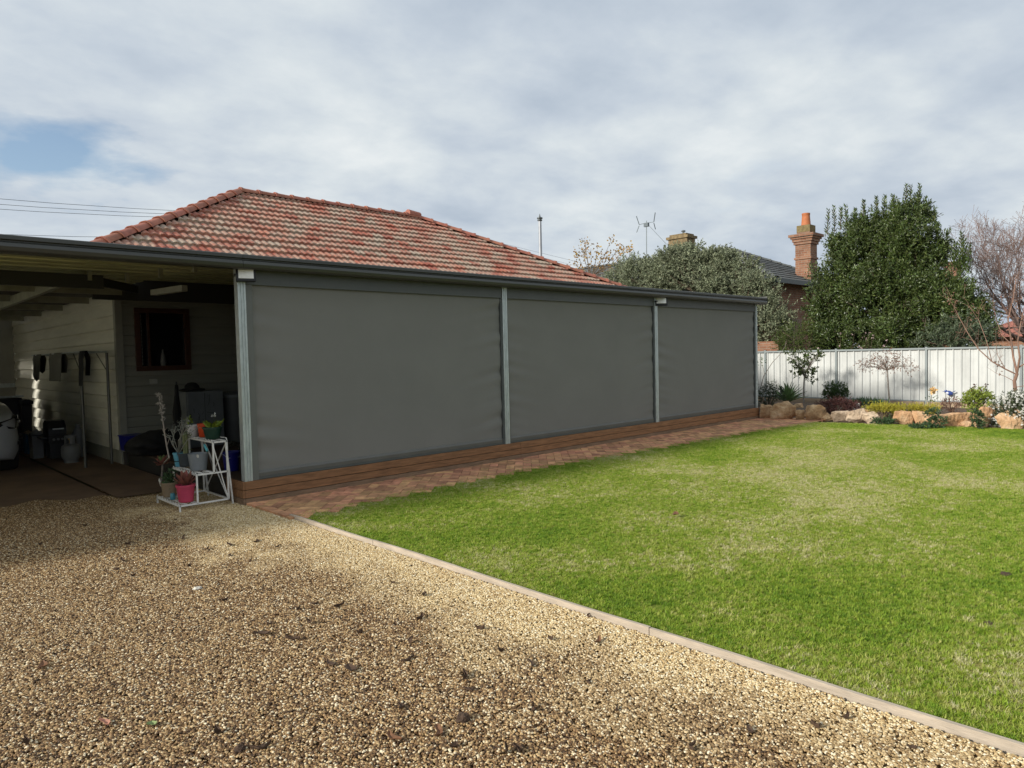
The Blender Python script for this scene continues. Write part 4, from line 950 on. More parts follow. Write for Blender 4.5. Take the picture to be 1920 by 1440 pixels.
# bare purple tree at the right, yellow leaved tree behind the red roof
def baretree(name, lab, base, r, h, m, n=6, depth=5, spread=.45, up=.30, kids=3, lean=(0,0), minr=.004, ratio=.74, trunkh=None):
    T = thing(name, lab, 'tree', base); mb = MB(); tips = []
    b = Vector(base); th = trunkh or h*.25; top = b+Vector((lean[0]*th, lean[1]*th, th))
    mb.tube([b, b.lerp(top,.5)+Vector((.02,.03,0)), top], [r*1.2, r, r*.85], 8)
    mb.build('trunk', m, T, fix=False); mb = MB()
    for k in range(n):
        a = 2*math.pi*k/n+random.random(); grow(mb, top-Vector((0,0,.1)), (math.cos(a)*spread*1.3, math.sin(a)*spread*1.3, 1), h*.30, r*.55, depth, spread, up, 4, ratio, kids, tips, minr=minr)
    mb.build('branches', m, T, fix=False); return T, tips
random.seed(5); rng = np.random.default_rng(5)
b0 = base_at(1965, 22.0); T, tips = baretree('bare_tree', 'wide bare tree with a haze of fine purple twigs at the right edge', b0, .13, 5.6, barkpurple, n=12, depth=6, spread=.55, up=.22, minr=.0038, trunkh=1.1)
lv = Leaves(); P = np.array([tuple(p) for p, d in tips]); k = rng.random(len(P)) < .5; P = P[k]
lv.add(P, rng.normal(size=(len(P),3)), .05, .012); lv.build('buds', barkpurple, T)
b0 = base_at(1108, 24.0); T = thing('yellow_tree', 'sparse tree with yellow autumn leaves just right of the metal flue', 'tree', b0); mb = MB(); lv = Leaves()
tb = at(1108,520,X=24); mb.tube([b0, tb], [.08,.04], 6)
for px, py in ((1070,505),(1076,490),(1082,475),(1097,452),(1108,465),(1100,480),(1090,505),(1120,468),(1128,482),(1146,450),(1140,480),(1156,470),(1163,462),(1170,468),(1180,465),(1130,500),(1115,495),(1085,515),(1075,520),(1150,495),(1106,500),(1092,467)):
    e = at(px, py, X=24+random.uniform(-.3,.3)); m_ = tb*.4+e*.6+np.array([0,0,-.2]); mb.tube([tb, m_, e], [.02,.012,.006], 4)
    n = random.choice((10,16,24)); P = e+rng.normal(size=(n,3))*np.array([.12,.12,.14])-np.array([0,0,.04]); lv.add(P, rng.normal(size=(n,3)), .12, .09)
    P = e+(m_-e)*rng.random((8,1))*.8+rng.normal(size=(8,3))*.05; lv.add(P, rng.normal(size=(8,3)), .11, .08)
mb.build('trunk', barkm, T, fix=False); lv.build('crown', f_autumn, T)

# ================================================================== plants in the bed
BZ = .12
def plant(name, lab, px, py, cat='shrub', z=BZ, group=None):
    p = at(px, py, Z=z); return thing(name, lab, cat, p, group), p
def mound(T, blobs, n, sl, nl, L, W, m, up=.4, shell=.35, part='foliage'): return blob_sprays(blobs, n, sl, nl, L, W, up=up, shell=shell).build(part, m, T)
def bb(p, px, py, rx, rz, d=1.0):
    """blob standing at the depth of p"""
    q = at(px, py, X=p[0]); a = px2m(rx, q); c = px2m(rz, q); return (p[0], q[1], q[2], a*d, a, c)
def stems(T, p, blobs, m=barkm, r=.015):
    mb = MB()
    for q in blobs:
        for k in range(5):
            e = Vector(q[:3])+Vector(rng.normal(size=3))*Vector((q[3],q[4],q[5])).length*.22; mb.tube([Vector(p)-Vector((0,0,.08)), Vector(p).lerp(e,.5)+Vector((0,0,.02)), e], [r,r*.7,r*.3], 5)
    mb.build('stems', m, T, fix=False)
# agave
T, p = plant('agave', 'spiky green agave at the fence end beside the verandah', 1476, 755, 'agave'); V = []; F = []
for k in range(34):
    a = k*2.4; tilt = .10+1.25*(k/34)**.8; ln_ = .60-.08*random.random(); o = len(V)
    d = Vector((math.cos(a)*math.sin(tilt), math.sin(a)*math.sin(tilt), math.cos(tilt))); s = d.cross(Vector((0,0,1))).normalized(); nn = s.cross(d)
    for i in range(7):
        t = i/6; w_ = .055*(math.sin(math.pi*min(1,t*.75+.18))**.8)*(1-t**3)+.001; c = Vector(p)+d*ln_*t+nn*(.02*math.sin(t*3)); 
        V += [c-s*w_+nn*w_*.35, c-nn*.006, c+s*w_+nn*w_*.35]
    for i in range(6): F += [(o+i*3,o+i*3+1,o+i*3+4,o+i*3+3),(o+i*3+1,o+i*3+2,o+i*3+5,o+i*3+4)]
o = MB().add(V, F).build('leaf_rosette', f_agave, T, smooth=True, fix=False)
MB().lathe((p[0],p[1],p[2]-.05), [(.07,0),(.06,.1),(.03,.13)], 10).build('stem', barkm, T)
T, p = plant('dark_shrub', 'low dark leafy plants hugging the end of the deck', 1440, 765); B = [bb(p,1437,745,16,22),bb(p,1455,738,16,16),bb(p,1430,768,12,12)]
stems(T,p,B); mound(T, B, 200, .1, 10, .045, .02, fol('dusky_leaf', (.05,.07,.035)))
T, p = plant('rose_bush', 'rose stems with red blooms close against the verandah post', 1428, 742, 'rose'); B = [bb(p,1424,722,9,14),bb(p,1445,722,14,14)]
stems(T,p,B,r=.008); mound(T, B, 40, .1, 7, .04, .02, f_bush)
lv = Leaves(); c = at(1424,730,X=p[0]); P = c+rng.normal(size=(70,3))*np.array([.04,.04,.10]); lv.add(P, rng.normal(size=(70,3)), .06, .05); lv.build('blooms', f_redfl, T)
# climbing cane bending in front of the fence near the post
T, p = plant('bare_cane', 'thin bare curved cane leaning beside the verandah end', 1437, 748, 'plant'); mb = MB()
mb.tube([at(a,b2,X=p[0]) for a,b2 in ((1424,735),(1432,705),(1448,680),(1462,665),(1472,650),(1474,640))], [.012,.011,.009,.007,.006,.004], 5)
mb.tube([at(a,b2,X=p[0]) for a,b2 in ((1430,750),(1436,715),(1431,690),(1424,672))], [.008,.007,.006,.004], 5); mb.build('stems', barkgrey, T)
lv = Leaves(); c = at(1427,676,X=p[0]); P = c+rng.normal(size=(24,3))*.07; lv.add(P, rng.normal(size=(24,3)), .06, .03); lv.build('leaves', f_bush, T)
# small magnolia style tree
def smalltree(name, lab, px, py, X, top, blobs, m, n, sl, nl, L, W, bark, r=.02, up=.2):
    p = at(px, py, X=X); T = thing(name, lab, 'tree', p); q = at(top[0], top[1], X=X); mb = MB()
    mb.tube([p-np.array([0,0,.1]), p*.5+q*.5+np.array([0,.01,0]), q], [r*1.1, r*.9, r*.7], 6)
    B = [bb(p,*b_) for b_ in blobs]
    for b_ in B:
        for k in range(5): e = np.array(b_[:3])+rng.normal(size=3)*np.array(b_[3:])*.45; mb.tube([q, q*.5+e*.5+np.array([0,0,.04]), e], [r*.5, r*.3, r*.12], 5)
    mb.build('trunk', bark, T, fix=False); mound(T, B, n, sl, nl, L, W, m, up=up, shell=.2, part='crown'); return T
smalltree('magnolia_tree', 'small thin tree with dark glossy leaf clusters against the fence', 1507, 748, 15.6, (1508,706), [(1495,672,14,9),(1520,670,14,9),(1508,690,20,10),(1530,665,9,7),(1485,668,6,5),(1512,703,12,6),(1520,714,5,4)], f_dark, 75, .13, 9, .10, .042, barkgrey)
smalltree('weeping_maple', 'small tree with dry pinkish drooping leaves in front of the fence', 1668, 748, 15.8, (1664,694), [(1664,667,22,14),(1640,678,24,12),(1620,682,14,12),(1690,678,18,16),(1706,690,10,12),(1664,684,16,14)], f_pink, 260, .13, 6, .04, .018, barkgrey, up=-.7)
T, p = plant('round_bush', 'clipped round dark green bush in front of a fence post', 1567, 752); B = [bb(p,1566,733,22,16),bb(p,1556,738,14,10),bb(p,1577,737,14,10)]
stems(T,p,B); mound(T, B, 420, .06, 12, .035, .017, f_box, up=.8, shell=.5)
T, p = plant('maroon_shrub', 'low spreading maroon leaved shrub under the round bush', 1570, 772, z=.16); B = [bb(p,1570,760,24,9),bb(p,1550,762,14,6),bb(p,1592,761,14,6)]
stems(T,p,B); mound(T, B, 360, .1, 10, .05, .014, f_red, up=.1)
T, p = plant('iris', 'clump of upright sword shaped green leaves left of the yellow shrub', 1628, 763, 'iris'); lv = Leaves()
P = p+rng.normal(size=(60,3))*np.array([.06,.16,0]); lv.add(P, rng.normal(size=(60,3))*[.25,.35,.1]+[0,0,1], .26, .035, fold=.1); lv.build('leaves', f_ground, T)
for k, (px, lab, bl) in enumerate(((1655,'feathery yellow shrub above the long low pale boulder',[(1640,768,14,6),(1655,767,16,7),(1668,771,10,6)]),(1683,'narrow yellow shrub spilling between two boulders',[(1680,771,11,7),(1684,781,7,8)]),(1718,'wide yellow shrub above the orange boulders',[(1705,768,12,5),(1722,767,14,6),(1740,773,12,6),(1750,767,9,7)]))):
    T, p = plant('yellow_shrub', lab, px, 780, z=.15); B = [bb(p,*b_) for b_ in bl]; stems(T,p,B); mound(T, B, 300, .09, 12, .035, .009, f_yel, up=1.2)
for k, (px, py, lab, bl) in enumerate(((1755,802,'green trailing plant draped between the orange boulder and the widest one',[(1750,776,11,8),(1757,790,14,10)]),(1834,803,'green trailing plant growing up between the widest boulder and the peaked one',[(1832,783,8,12),(1835,796,8,7)]),
        (1660,794,'low strip of green leaves at the foot of the long pale boulder',[(1655,791,20,4),(1668,789,9,5)]),(1717,782,'small dark green tuft on top of the orange boulders',[(1717,774,10,7)]),(1730,802,'low weeds at the lawn edge below the orange boulder',[(1728,800,22,3)]))):
    p = at(px, py, Z=.02); T = thing('trailing_plant', lab, 'plant', p); B = [bb(p,*b_) for b_ in bl]; stems(T,p,B,r=.006); mound(T, B, 110, .06, 10, .032, .02, f_ground if k != 3 else f_box)
T, p = plant('brown_shrub', 'small dry brown twiggy shrub below the blue bird ornament', 1785, 775); B = [bb(p,1785,760,18,12)]; stems(T,p,B); mound(T, B, 200, .08, 8, .028, .012, f_pink)
T, p = plant('lime_bush', 'bright lime green bush with tall seed stalks right of the blue bird', 1830, 778); B = [bb(p,1832,745,16,12),bb(p,1822,752,12,10),bb(p,1848,748,11,11),bb(p,1832,766,9,10)]
stems(T,p,B,r=.01); mound(T, B, 190, .1, 9, .06, .026, f_lime)
mb = MB(); lv = Leaves()
for px, py in ((1823,727),(1828,722),(1848,724),(1858,740),(1818,735),(1840,732)): e = at(px,py,X=p[0]); mb.tube([p,(p+e)/2,e],[.006,.005,.004],4); lv.add(e+rng.normal(size=(9,3))*.02, rng.normal(size=(9,3)), .035,.03)
mb.build('stalks', barkm, T, fix=False); lv.build('seed_heads', f_red, T)
T, p = plant('white_flower_bush', 'big bush covered in tiny white flowers at the right edge', 1893, 803, z=.0); B = [bb(p,1890,775,30,28,.7),bb(p,1918,770,26,34,.7),bb(p,1875,790,18,16,.7),bb(p,1905,750,18,12,.7),bb(p,1950,775,30,32,.7)]
stems(T,p,B); mound(T, B, 900, .08, 9, .04, .018, fol('olive_leaf', (.075,.095,.045)))
lv = Leaves()
for q in B:
    n = 150; d = unit(rng.normal(size=(n,3))); P = np.array(q[:3])+d*np.array(q[3:])*(1.12+.06*rng.normal(size=(n,1))); P = np.repeat(P,5,0); a = np.tile(np.arange(5)*1.256,n)
    lv.add(P, np.stack([np.full(len(a),-.3),np.cos(a),np.sin(a)],1), .023, .018, fold=0)
lv.build('flowers', f_white, T)
T, p = plant('peach_rose', 'thin rose with one pale peach bloom by a fence post', 1748, 778, 'rose'); c = at(1748,732,X=p[0]); mb = MB().tube([p,(p+c)/2+[0,.03,0],c],[.008,.006,.005],5)
mb.tube([(p+c)/2, (p+c)/2+[0,-.12,.12]],[.005,.003],4); mb.build('stems', barkm, T)
lv = Leaves(); lv.add(c+rng.normal(size=(40,3))*.02, rng.normal(size=(40,3)), .065, .05); lv.build('bloom', f_peach, T)
lv = Leaves(); P = p+(c-p)*rng.random((60,1))+rng.normal(size=(60,3))*.06; lv.add(P, rng.normal(size=(60,3)), .045, .025); lv.build('leaves', f_bush, T)
# bare red barked garden tree
X = 14.6; b0 = at(1905,760,X=X); b0[2] = .05; T = thing('crepe_myrtle', 'bare reddish barked tree with curved branches in front of the fence', 'tree', b0); mb = MB()
P = lambda *l: [at(a,b2,X=X+dx_) for a,b2,dx_ in l]
mb.tube([b0]+P((1904,735,0),(1902,715,0),(1907,700,0)), [.042,.036,.032,.032], 8)
for pts, r in (([(1907,700,0),(1900,670,.1),(1896,640,.2),(1890,600,.2),(1900,560,.2),(1905,520,.3)],.024),([(1907,700,0),(1912,670,-.1),(1908,640,-.1),(1915,600,0),(1925,555,0)],.022),([(1906,702,0),(1885,692,-.1),(1860,678,-.2),(1835,655,-.2),(1815,625,-.2),(1800,598,-.1),(1786,570,0)],.016),
               ([(1902,715,0),(1885,706,.2),(1868,700,.2),(1850,688,.3)],.008),([(1896,645,.2),(1880,630,.2),(1868,600,.3),(1862,560,.3)],.010),([(1908,690,0),(1925,680,0),(1940,650,0),(1950,600,0)],.016),([(1904,726,0),(1930,722,0),(1950,715,0)],.008),([(1860,678,-.2),(1850,640,-.2),(1835,600,0),(1818,575,0),(1800,566,0)],.008),([(1885,692,0),(1870,665,0),(1866,620,0)],.008),([(1835,655,-.2),(1828,640,0),(1805,632,0),(1790,640,0)],.005)):
    q = P(*pts); mb.tube(q, [r*(1-.75*i/(len(q)-1)) for i in range(len(q))], 6)
    for e in (q[-1], q[-2], q[len(q)//2]):
        grow(mb, e, tuple(rng.normal(size=3)*[.5,.8,.3]+[0,0,.9]), .24, r*.2, 2, .5, .35, 3, .7, 2, minr=.0022)
mb.build('trunk', barkred, T, fix=False)
lv = Leaves()
for px, py, n, s in ((1784,560,36,.10),(1790,592,26,.09),(1822,592,22,.09),(1826,578,16,.07),(1868,682,16,.06),(1880,690,6,.04),(1872,700,5,.03),(1880,590,30,.2),(1895,600,30,.2),(1905,570,30,.2),(1875,560,14,.15),(1900,620,24,.2)):
    c = at(px,py,X=X); n = int(n*.6); lv.add(c+rng.normal(size=(n,3))*s*.6, rng.normal(size=(n,3)), .06, .028)
lv.build('dry_leaves', f_pink, T)
# ornaments
p = at(1780,737,X=FX-.09); bl = mat('blue_glaze', (.03,.06,.22), .25, var=.2, vscale=20.)
mb = MB(); bm = bmesh.new(); bmesh.ops.create_uvsphere(bm, u_segments=16, v_segments=10, radius=1)
for v in bm.verts: x = v.co; v.co = Vector((p[0]+x.x*.045, p[1]-x.y*.080, p[2]+x.z*.060-.015*x.y))
me = bpy.data.meshes.new('body'); bm.to_mesh(me); bm.free(); me.materials.append(bl)
T = thing('bird_ornament', 'small blue bird shaped ornament on the white fence', 'ornament', p)
for v in me.vertices: v.co -= Vector(p)
o = bpy.data.objects.new('body', me); C.objects.link(o); o.parent = T
MB().lathe((p[0],p[1]+.075,p[2]+.045),[(.004,-.035),(.03,-.02),(.036,0),(.028,.025),(.004,.036)],12).bar(p+[0,.10,.045],p+[0,.145,.04],.012).build('head', bl, T, smooth=True)
MB().bar(p+[0,-.06,.02],p+[0,-.13,.055],.04,.014).build('tail', bl, T); MB().bar(p+[0,0,-.03],(p[0],p[1],.1),.006).build('stake', barkm, T)
MB().lathe(p+[-.040,.035,.0],[(.004,-.012),(.030,-.006),(.034,.0),(.02,.006)],10,'x').build('breast', mat('pale_breast', (.5,.52,.6), .4), T)
p = at(1607,771,Z=.14); T = thing('plant_label', 'small white tag sign standing beside the maroon shrub', 'sign', p); px_ = at(1607,763,X=p[0])
MB().box(p[0]-.004,px_[1]-.055,px_[2]-.06,p[0]+.004,px_[1]+.055,px_[2]+.08).build('plate', whitepl, T, bevel=.003); MB().bar(p+[0,0,-.05],(p[0],px_[1],px_[2]-.05),.01).build('stake', blackm, T)
mb = MB()
for k, (a, b2) in enumerate(((-.03,.02),(-.035,.0),(-.02,.015))): mb.box(p[0]-.006,px_[1]+a,px_[2]+.035-k*.025,p[0]-.0041,px_[1]+b2,px_[2]+.042-k*.025)
mb.build('print', mat('grey_print', (.25,.25,.25), .6), T)

# ================================================================== white wire plant stand and its pots
SX = [-.61,-.43,-.25,-.07]; SY0, SY1 = .16, .86; SZ = [.065, .365, .69]
st_ = thing('plant_stand', 'white wire three step plant stand beside the deck corner', 'plant stand', (-.34,.5,0))
W = .016
def bars(name, lst, w=W):
    mb = MB()
    for a, b in lst: mb.bar(a, b, w)
    return mb.build(name, whitepaint, st_)
for (x, y, z) in ((SX[0],SY0,SZ[0]),(SX[0],SY1,SZ[0]),(SX[1],SY0,SZ[1]),(SX[1],SY1,SZ[1]),(SX[2],SY0,SZ[2]),(SX[2],SY1,SZ[2]),(SX[3]-.035,SY0,SZ[2]),(SX[3]-.035,SY1,SZ[2])):
    zb = 0 if x == SX[0] else (SZ[0] if x == SX[1] else (SZ[1] if x == SX[2] else SZ[0])); bars('leg', [((x,y,zb),(x,y,z+.008))])
for y in (SY0,SY1): bars('leg', [((SX[3]-.045,y+.004,SZ[2]),(SX[3]+.01,y+.004,0))])
for k in range(3):
    x0, x1, z = SX[k], SX[k+1], SZ[k]
    if k == 2: x1 -= .03
    mb = MB()
    for a, b in (((x0,SY0,z),(x1,SY0,z)),((x0,SY1,z),(x1,SY1,z)),((x0,SY0,z),(x0,SY1,z)),((x1,SY0,z),(x1,SY1,z))): mb.bar(a, b, W)
    for i in range(12):
        y = SY0+(SY1-SY0)*(i+.5)/12; pts = [(x0,y-.02,z+.004),((x0*3+x1)/4,y+.025,z+.009),((x0+x1)/2,y-.025,z+.004),((x0+3*x1)/4,y+.025,z+.009),(x1,y-.02,z+.004)]
        mb.tube(pts, .0032, 5)
    for i in range(9): # curly lip
        y = SY0+(SY1-SY0)*i/8.5
        mb.tube([(x0,y,z+.004),(x0-.003,y+.02,z+.022),(x0,y+.04,z+.026),(x0+.003,y+.055,z+.012),(x0,y+.07,z+.004)], .003, 5)
    if k == 2: mb.tube([(x1,SY0,z+.006),(x1,SY0+.02,z+.035),(x1,(SY0+SY1)/2,z+.03),(x1,SY1-.02,z+.035),(x1,SY1,z+.006)], .005, 5)
    mb.build('shelf', whitepaint, st_)
for ab in [((SX[1],SY0,SZ[0]),(SX[3]-.035,SY0,SZ[0])),((SX[1],SY1,SZ[0]),(SX[3]-.035,SY1,SZ[0])),((SX[3]-.035,SY0,SZ[0]),(SX[3]-.035,SY1,SZ[0])),((SX[2],SY0,SZ[1]),(SX[3]-.035,SY0,SZ[1]))]: bars('rail', [ab])
bars('brace', [((SX[3]-.035,SY0+.01,SZ[0]),(SX[3]-.035,SY1-.01,SZ[2])),((SX[3]-.03,SY1-.01,SZ[0]),(SX[3]-.03,SY0+.01,SZ[2])),((SX[2],SY0+.012,SZ[2]-.02),(SX[3]-.04,SY0+.012,SZ[0]+.02))], .010)
def pot(name, lab, px, yb, k, hw_px, h_px, m, rim=True, taper=.78, dx=None, facets=20, body=None):
    """pot standing on shelf k, below photo column px; returns thing, centre, radius, top"""
    z = SZ[k]+.013; xc = (SX[k]+SX[k+1])/2 if dx is None else dx
    p = at(px, 800, X=xc); y = p[1]; c = np.array([xc, y, z]); r = px2m(hw_px, c); h = px2m(h_px, c)
    T = thing(name, lab, 'plant pot', c, 'pots on the wire stand')
    prof = [(r*taper*.9,0),(r*taper,.006),(r*.97,h*.86)]+([(r*1.06,h*.87),(r*1.07,h),(r*.97,h)] if rim else [(r,h),(r*.94,h)])+[(r*.9,h*.88),(0.003,h*.87)]
    MB().lathe(c, prof, facets).build('pot', m, T, smooth=True); MB().lathe(c, [(r*.89,h*.885),(r*.5,h*.91),(.003,h*.90)], 16).build('soil', potsoil, T)
    return T, c, r, c[2]+h*.9
pl = lambda n, c, r=.45: mat(n, c, r, var=.10, vscale=9., bump=.02, bscale=30.)
def succulent(T, c, r, n, L, W, m, t0=.2, t1=1.2, part='rosette', thick=.35):
    V = []; F = []
    for k in range(n):
        a = k*2.4; tl = t0+(t1-t0)*k/n; d = Vector((math.cos(a)*math.sin(tl), math.sin(a)*math.sin(tl), math.cos(tl))); s = d.cross(Vector((0,0,1))).normalized(); nn = s.cross(d); o = len(V); base = Vector(c)+d*r*.1
        for i in range(6):
            t = i/5; w_ = W*(.35+.9*t-1.22*t**4+.02)*.6; q = base+d*L*t+Vector((0,0,1))*L*.12*t*t
            V += [q-s*w_, q-nn*w_*thick, q+s*w_, q+nn*w_*thick*.6]
        for i in range(5):
            for j in range(4): F.append((o+i*4+j, o+i*4+(j+1)%4, o+i*4+4+(j+1)%4, o+i*4+4+j))
        F.append((o+20,o+21,o+22,o+23))
    MB().add(V, F).build(part, m, T, smooth=True)
# lowest shelf
T, c, r, zt = pot('plant_pot', 'bright pink pot with a red succulent on the lowest step', 343, 0, 0, 16.5, 33, pl('pink_plastic', (.50,.055,.11)), dx=-.50)
succulent(T, (c[0],c[1],zt), r, 22, .145, .052, f_succ, .15, 1.15)
T, c, r, zt = pot('plant_pot', 'tan pot with mixed green leaves on the lowest step behind the pink one', 312, 0, 0, 14, 27, pl('tan_plastic', (.26,.19,.12)), dx=-.52)
lv = Leaves(); n = 90; lv.add(np.array([c[0],c[1],zt])+rng.normal(size=(n,3))*[.035,.04,.05]+[0,0,.05], rng.normal(size=(n,3))+[0,0,.6], .055, .028); lv.build('leaves', f_ground, T)
q = at(300,905,X=c[0]-.03); MB().bar((q[0],q[1]-.03,q[2]-.03),(q[0]+.0,q[1]+.03,q[2]+.035),.008,.03).build('plant_tag', whitepl, T)
# trunk carrying the taller red green rosette and its long flower spike
sp0 = (c[0]+.03,c[1]+.03,zt); q1_ = at(305,870,X=-.44); q2_ = at(302,905,X=-.46)
T = thing('succulent', 'leggy red and green succulent with a long pale flower spike leaning left', 'succulent', (c[0],c[1],zt))
mb = MB(); mb.tube([sp0, q2_, q1_], [.013,.011,.01], 6); mb.build('stem', barkgrey, T)
succulent(T, q1_, .05, 13, .10, .055, f_succ, .5, 1.7, 'rosette'); 
MB_ = succulent(T, q1_+[0,0,.01], .05, 7, .085, .05, f_succg, .2, .9, 'inner_leaves')
Xs = q1_[0]; pts = [at(a,b2,X=Xs) for a,b2 in ((317,858),(313,838),(309,815),(306,792),(302,770),(299,752),(298,740))]
mb = MB().tube([q1_]+pts, [.009,.009,.008,.008,.007,.006,.005,.004], 6)
for (a, b2, c_, d_) in ((313,835,318,822),(308,812,304,803),(308,808,313,802)): mb.tube([at(a,b2,X=Xs),at(c_,d_,X=Xs)],[.005,.003],5)
spk = mat('spike_stem', (.36,.31,.26), .6, var=.15); mb.build('flower_stalk', spk, T)
lv = Leaves()
for a, b2, n in ((297,740,26),(299,745,22),(300,752,22),(297,757,14),(302,759,14),(305,763,16),(301,770,12),(304,776,14),(306,786,14)):
    P = at(a,b2,X=Xs)+rng.normal(size=(n,3))*.011; lv.add(P, rng.normal(size=(n,3)), .022, .018)
lv.build('blossoms', mat('pale_blossom', (.46,.42,.36), .6, translucent=.2), T)
# blue glass jar between the two lowest pots
q = at(324,932,X=-.555); T = thing('glass_jar', 'small turquoise jar wedged between the pink and tan pots', 'jar', (q[0],q[1],SZ[0]+.013))
MB().lathe((q[0],q[1],SZ[0]+.013),[(.024,0),(.027,.01),(.027,.05),(.022,.06),(.022,.07)],12).build('jar_body', pl('turquoise_glass', (.06,.24,.30), .15), T, smooth=True)
# middle shelf
T, c, r, zt = pot('plant_pot', 'round light grey pot with a white tag on the middle step', 369, 0, 1, 18, 32, pl('grey_plastic', (.20,.22,.235)), rim=False, dx=-.32)
gz = c[2]+px2m(32,c); q = at(371,853,X=c[0]-r*.9); MB().box(q[0]-.006,q[1]-.022,gz-.012,q[0]-.001,q[1]+.022,gz+.018).build('plant_tag', whitepl, T)
T, c, r, zt = pot('plant_pot', 'dark slate pot with a green cactus column on the middle step', 346, 0, 1, 14, 26, pl('slate_plastic', (.05,.06,.065)), dx=-.31)
mb = MB(); n = 12
def cactus(mb, pts, rad):
    pts = [Vector(p) for p in pts]; vs = []; k = 14
    for i, p in enumerate(pts):
        for j in range(k): a = 2*math.pi*j/k; rr = rad*(1.12 if j % 2 else .82)*(.6 if i == len(pts)-1 else 1); vs.append(p+Vector((math.cos(a)*rr, math.sin(a)*rr, 0)))
    mb.add(vs, [(i*k+j, i*k+(j+1)%k, (i+1)*k+(j+1)%k, (i+1)*k+j) for i in range(len(pts)-1) for j in range(k)]+[tuple(range((len(pts)-1)*k, len(pts)*k))])
ctp = at(348,812,X=c[0])[2]
cactus(mb, [(c[0],c[1],zt-.01),(c[0],c[1],(zt+ctp)/2),(c[0],c[1]+.005,ctp-.02),(c[0],c[1]+.005,ctp)], .024)
mb.build('cactus', mat('cactus_skin', (.20,.22,.10), .6, var=.2, vscale=14.), T)
lv = Leaves(); P = np.array([c[0],c[1],zt])+np.stack([rng.normal(size=50)*.02, rng.normal(size=50)*.03, rng.random(50)*(ctp-zt)],1); lv.add(P, rng.normal(size=(50,3)), .04, .014); lv.build('leaves', f_succg, T)
T, c, r, zt = pot('plant_pot', 'sky blue pot with a dark band and a branching silver plant', 333, 0, 1, 10, 26, pl('sky_blue_plastic', (.12,.36,.46)), rim=True, dx=-.36, taper=.7)
h = px2m(26,c); MB().lathe((c[0],c[1],c[2]+h*.36),[(r*.84,0),(r*.86,.004),(r*.86,.008),(r*.84,.010)],16).build('band', blackm, T)
mb = MB(); tips = []
for (a, b2) in ((322,808),(330,800),(336,793),(343,797),(318,818),(340,812),(352,800),(349,790),(326,826),(357,806)):
    e = at(a,b2,X=c[0]-.02+random.uniform(-.04,.04)); s0 = np.array([c[0],c[1],zt]); m_ = s0*.45+e*.55+rng.normal(size=3)*.02; mb.tube([s0,m_,e],[.006,.005,.003],5)
    for t in range(3): f = e+rng.normal(size=3)*.03; mb.tube([m_*.4+e*.6,f],[.004,.002],4); tips.append(f)
    tips.append(e)
mb.build('stems', mat('silver_stem', (.26,.26,.22), .7), T)
P = np.repeat(np.array(tips),4,0)+rng.normal(size=(len(tips)*4,3))*.008; lv = Leaves(); lv.add(P, rng.normal(size=P.shape), .026, .011); lv.build('leaves', f_silver, T)
# top shelf
T, c, r, zt = pot('plant_pot', 'white pot with a small green sprig on the top step', 361, 0, 2, 10.5, 21, pl('white_pot_plastic', (.60,.58,.55)), rim=True, dx=-.20, taper=.82)
lv = Leaves(); q = at(354,789,X=c[0]); mb = MB().tube([(c[0],c[1],zt),q],[.004,.003],4); mb.build('stem', f_bush, T)
lv.add(q+rng.normal(size=(26,3))*.014, rng.normal(size=(26,3)), .05, .026); lv.build('leaves', f_lime, T)
T, c, r, zt = pot('plant_pot', 'orange red pot half hidden between the white and dark green pots', 382, 0, 2, 11, 25, pl('orange_plastic', (.60,.07,.015)), rim=True, dx=-.14, taper=.8)
MB().box(c[0]-.01,c[1]-.01,zt-.03,c[0]+.01,c[1]+.01,zt).build('clump', potsoil, T)
T, c, r, zt = pot('plant_pot', 'wide dark green pot with bright leafy plant and a white flower on the top step', 398, 0, 2, 17, 23, pl('dark_green_plastic', (.018,.055,.035)), rim=True, dx=-.165, taper=.72)
lv = Leaves(); n = 46
for k in range(n):
    a = random.random()*6.28; s_ = random.random(); b_ = np.array([c[0],c[1],zt]); d = np.array([math.cos(a)*.8, math.sin(a)*1.2+.25, .5+random.random()*.5]); lv.add((b_+rng.normal(size=3)*[.015,.03,0])[None], d[None], random.uniform(.08,.15), .034)
lv.build('leaves', fol('bright_leaf', (.20,.27,.03), isl=.3), T)
q = at(403,779,X=c[0]); lv = Leaves(); lv.add(q+rng.normal(size=(9,3))*.006, rng.normal(size=(9,3)), .026, .014); q2 = at(398,780,X=c[0]); lv.add(q2+rng.normal(size=(7,3))*.006, rng.normal(size=(7,3)), .022, .012); lv.build('flower', f_white, T)
MB().tube([(c[0],c[1],zt),(q[0],q[1],q[2])],[.003,.002],4).build('flower_stalk', f_bush, T)
# trowel hanging from the top shelf
q0_ = at(383,834,X=-.245); q1_ = at(389,846,X=-.245); q2_ = at(398,872,X=-.245)
T = thing('garden_fork', 'small hand tool with turquoise handle hanging from the stand', 'hand tool', q0_)
MB().tube([q0_,q0_*.5+q1_*.5,q1_],[.011,.015,.012],8).build('handle', pl('turquoise_plastic', (.10,.38,.42)), T); MB().tube([q1_,q2_],[.004,.004],6).bar(q2_,q2_+[0,-.02,-.06],.004,.03).build('blade', mat('dull_steel', (.10,.10,.10), .4, metal=.6), T)

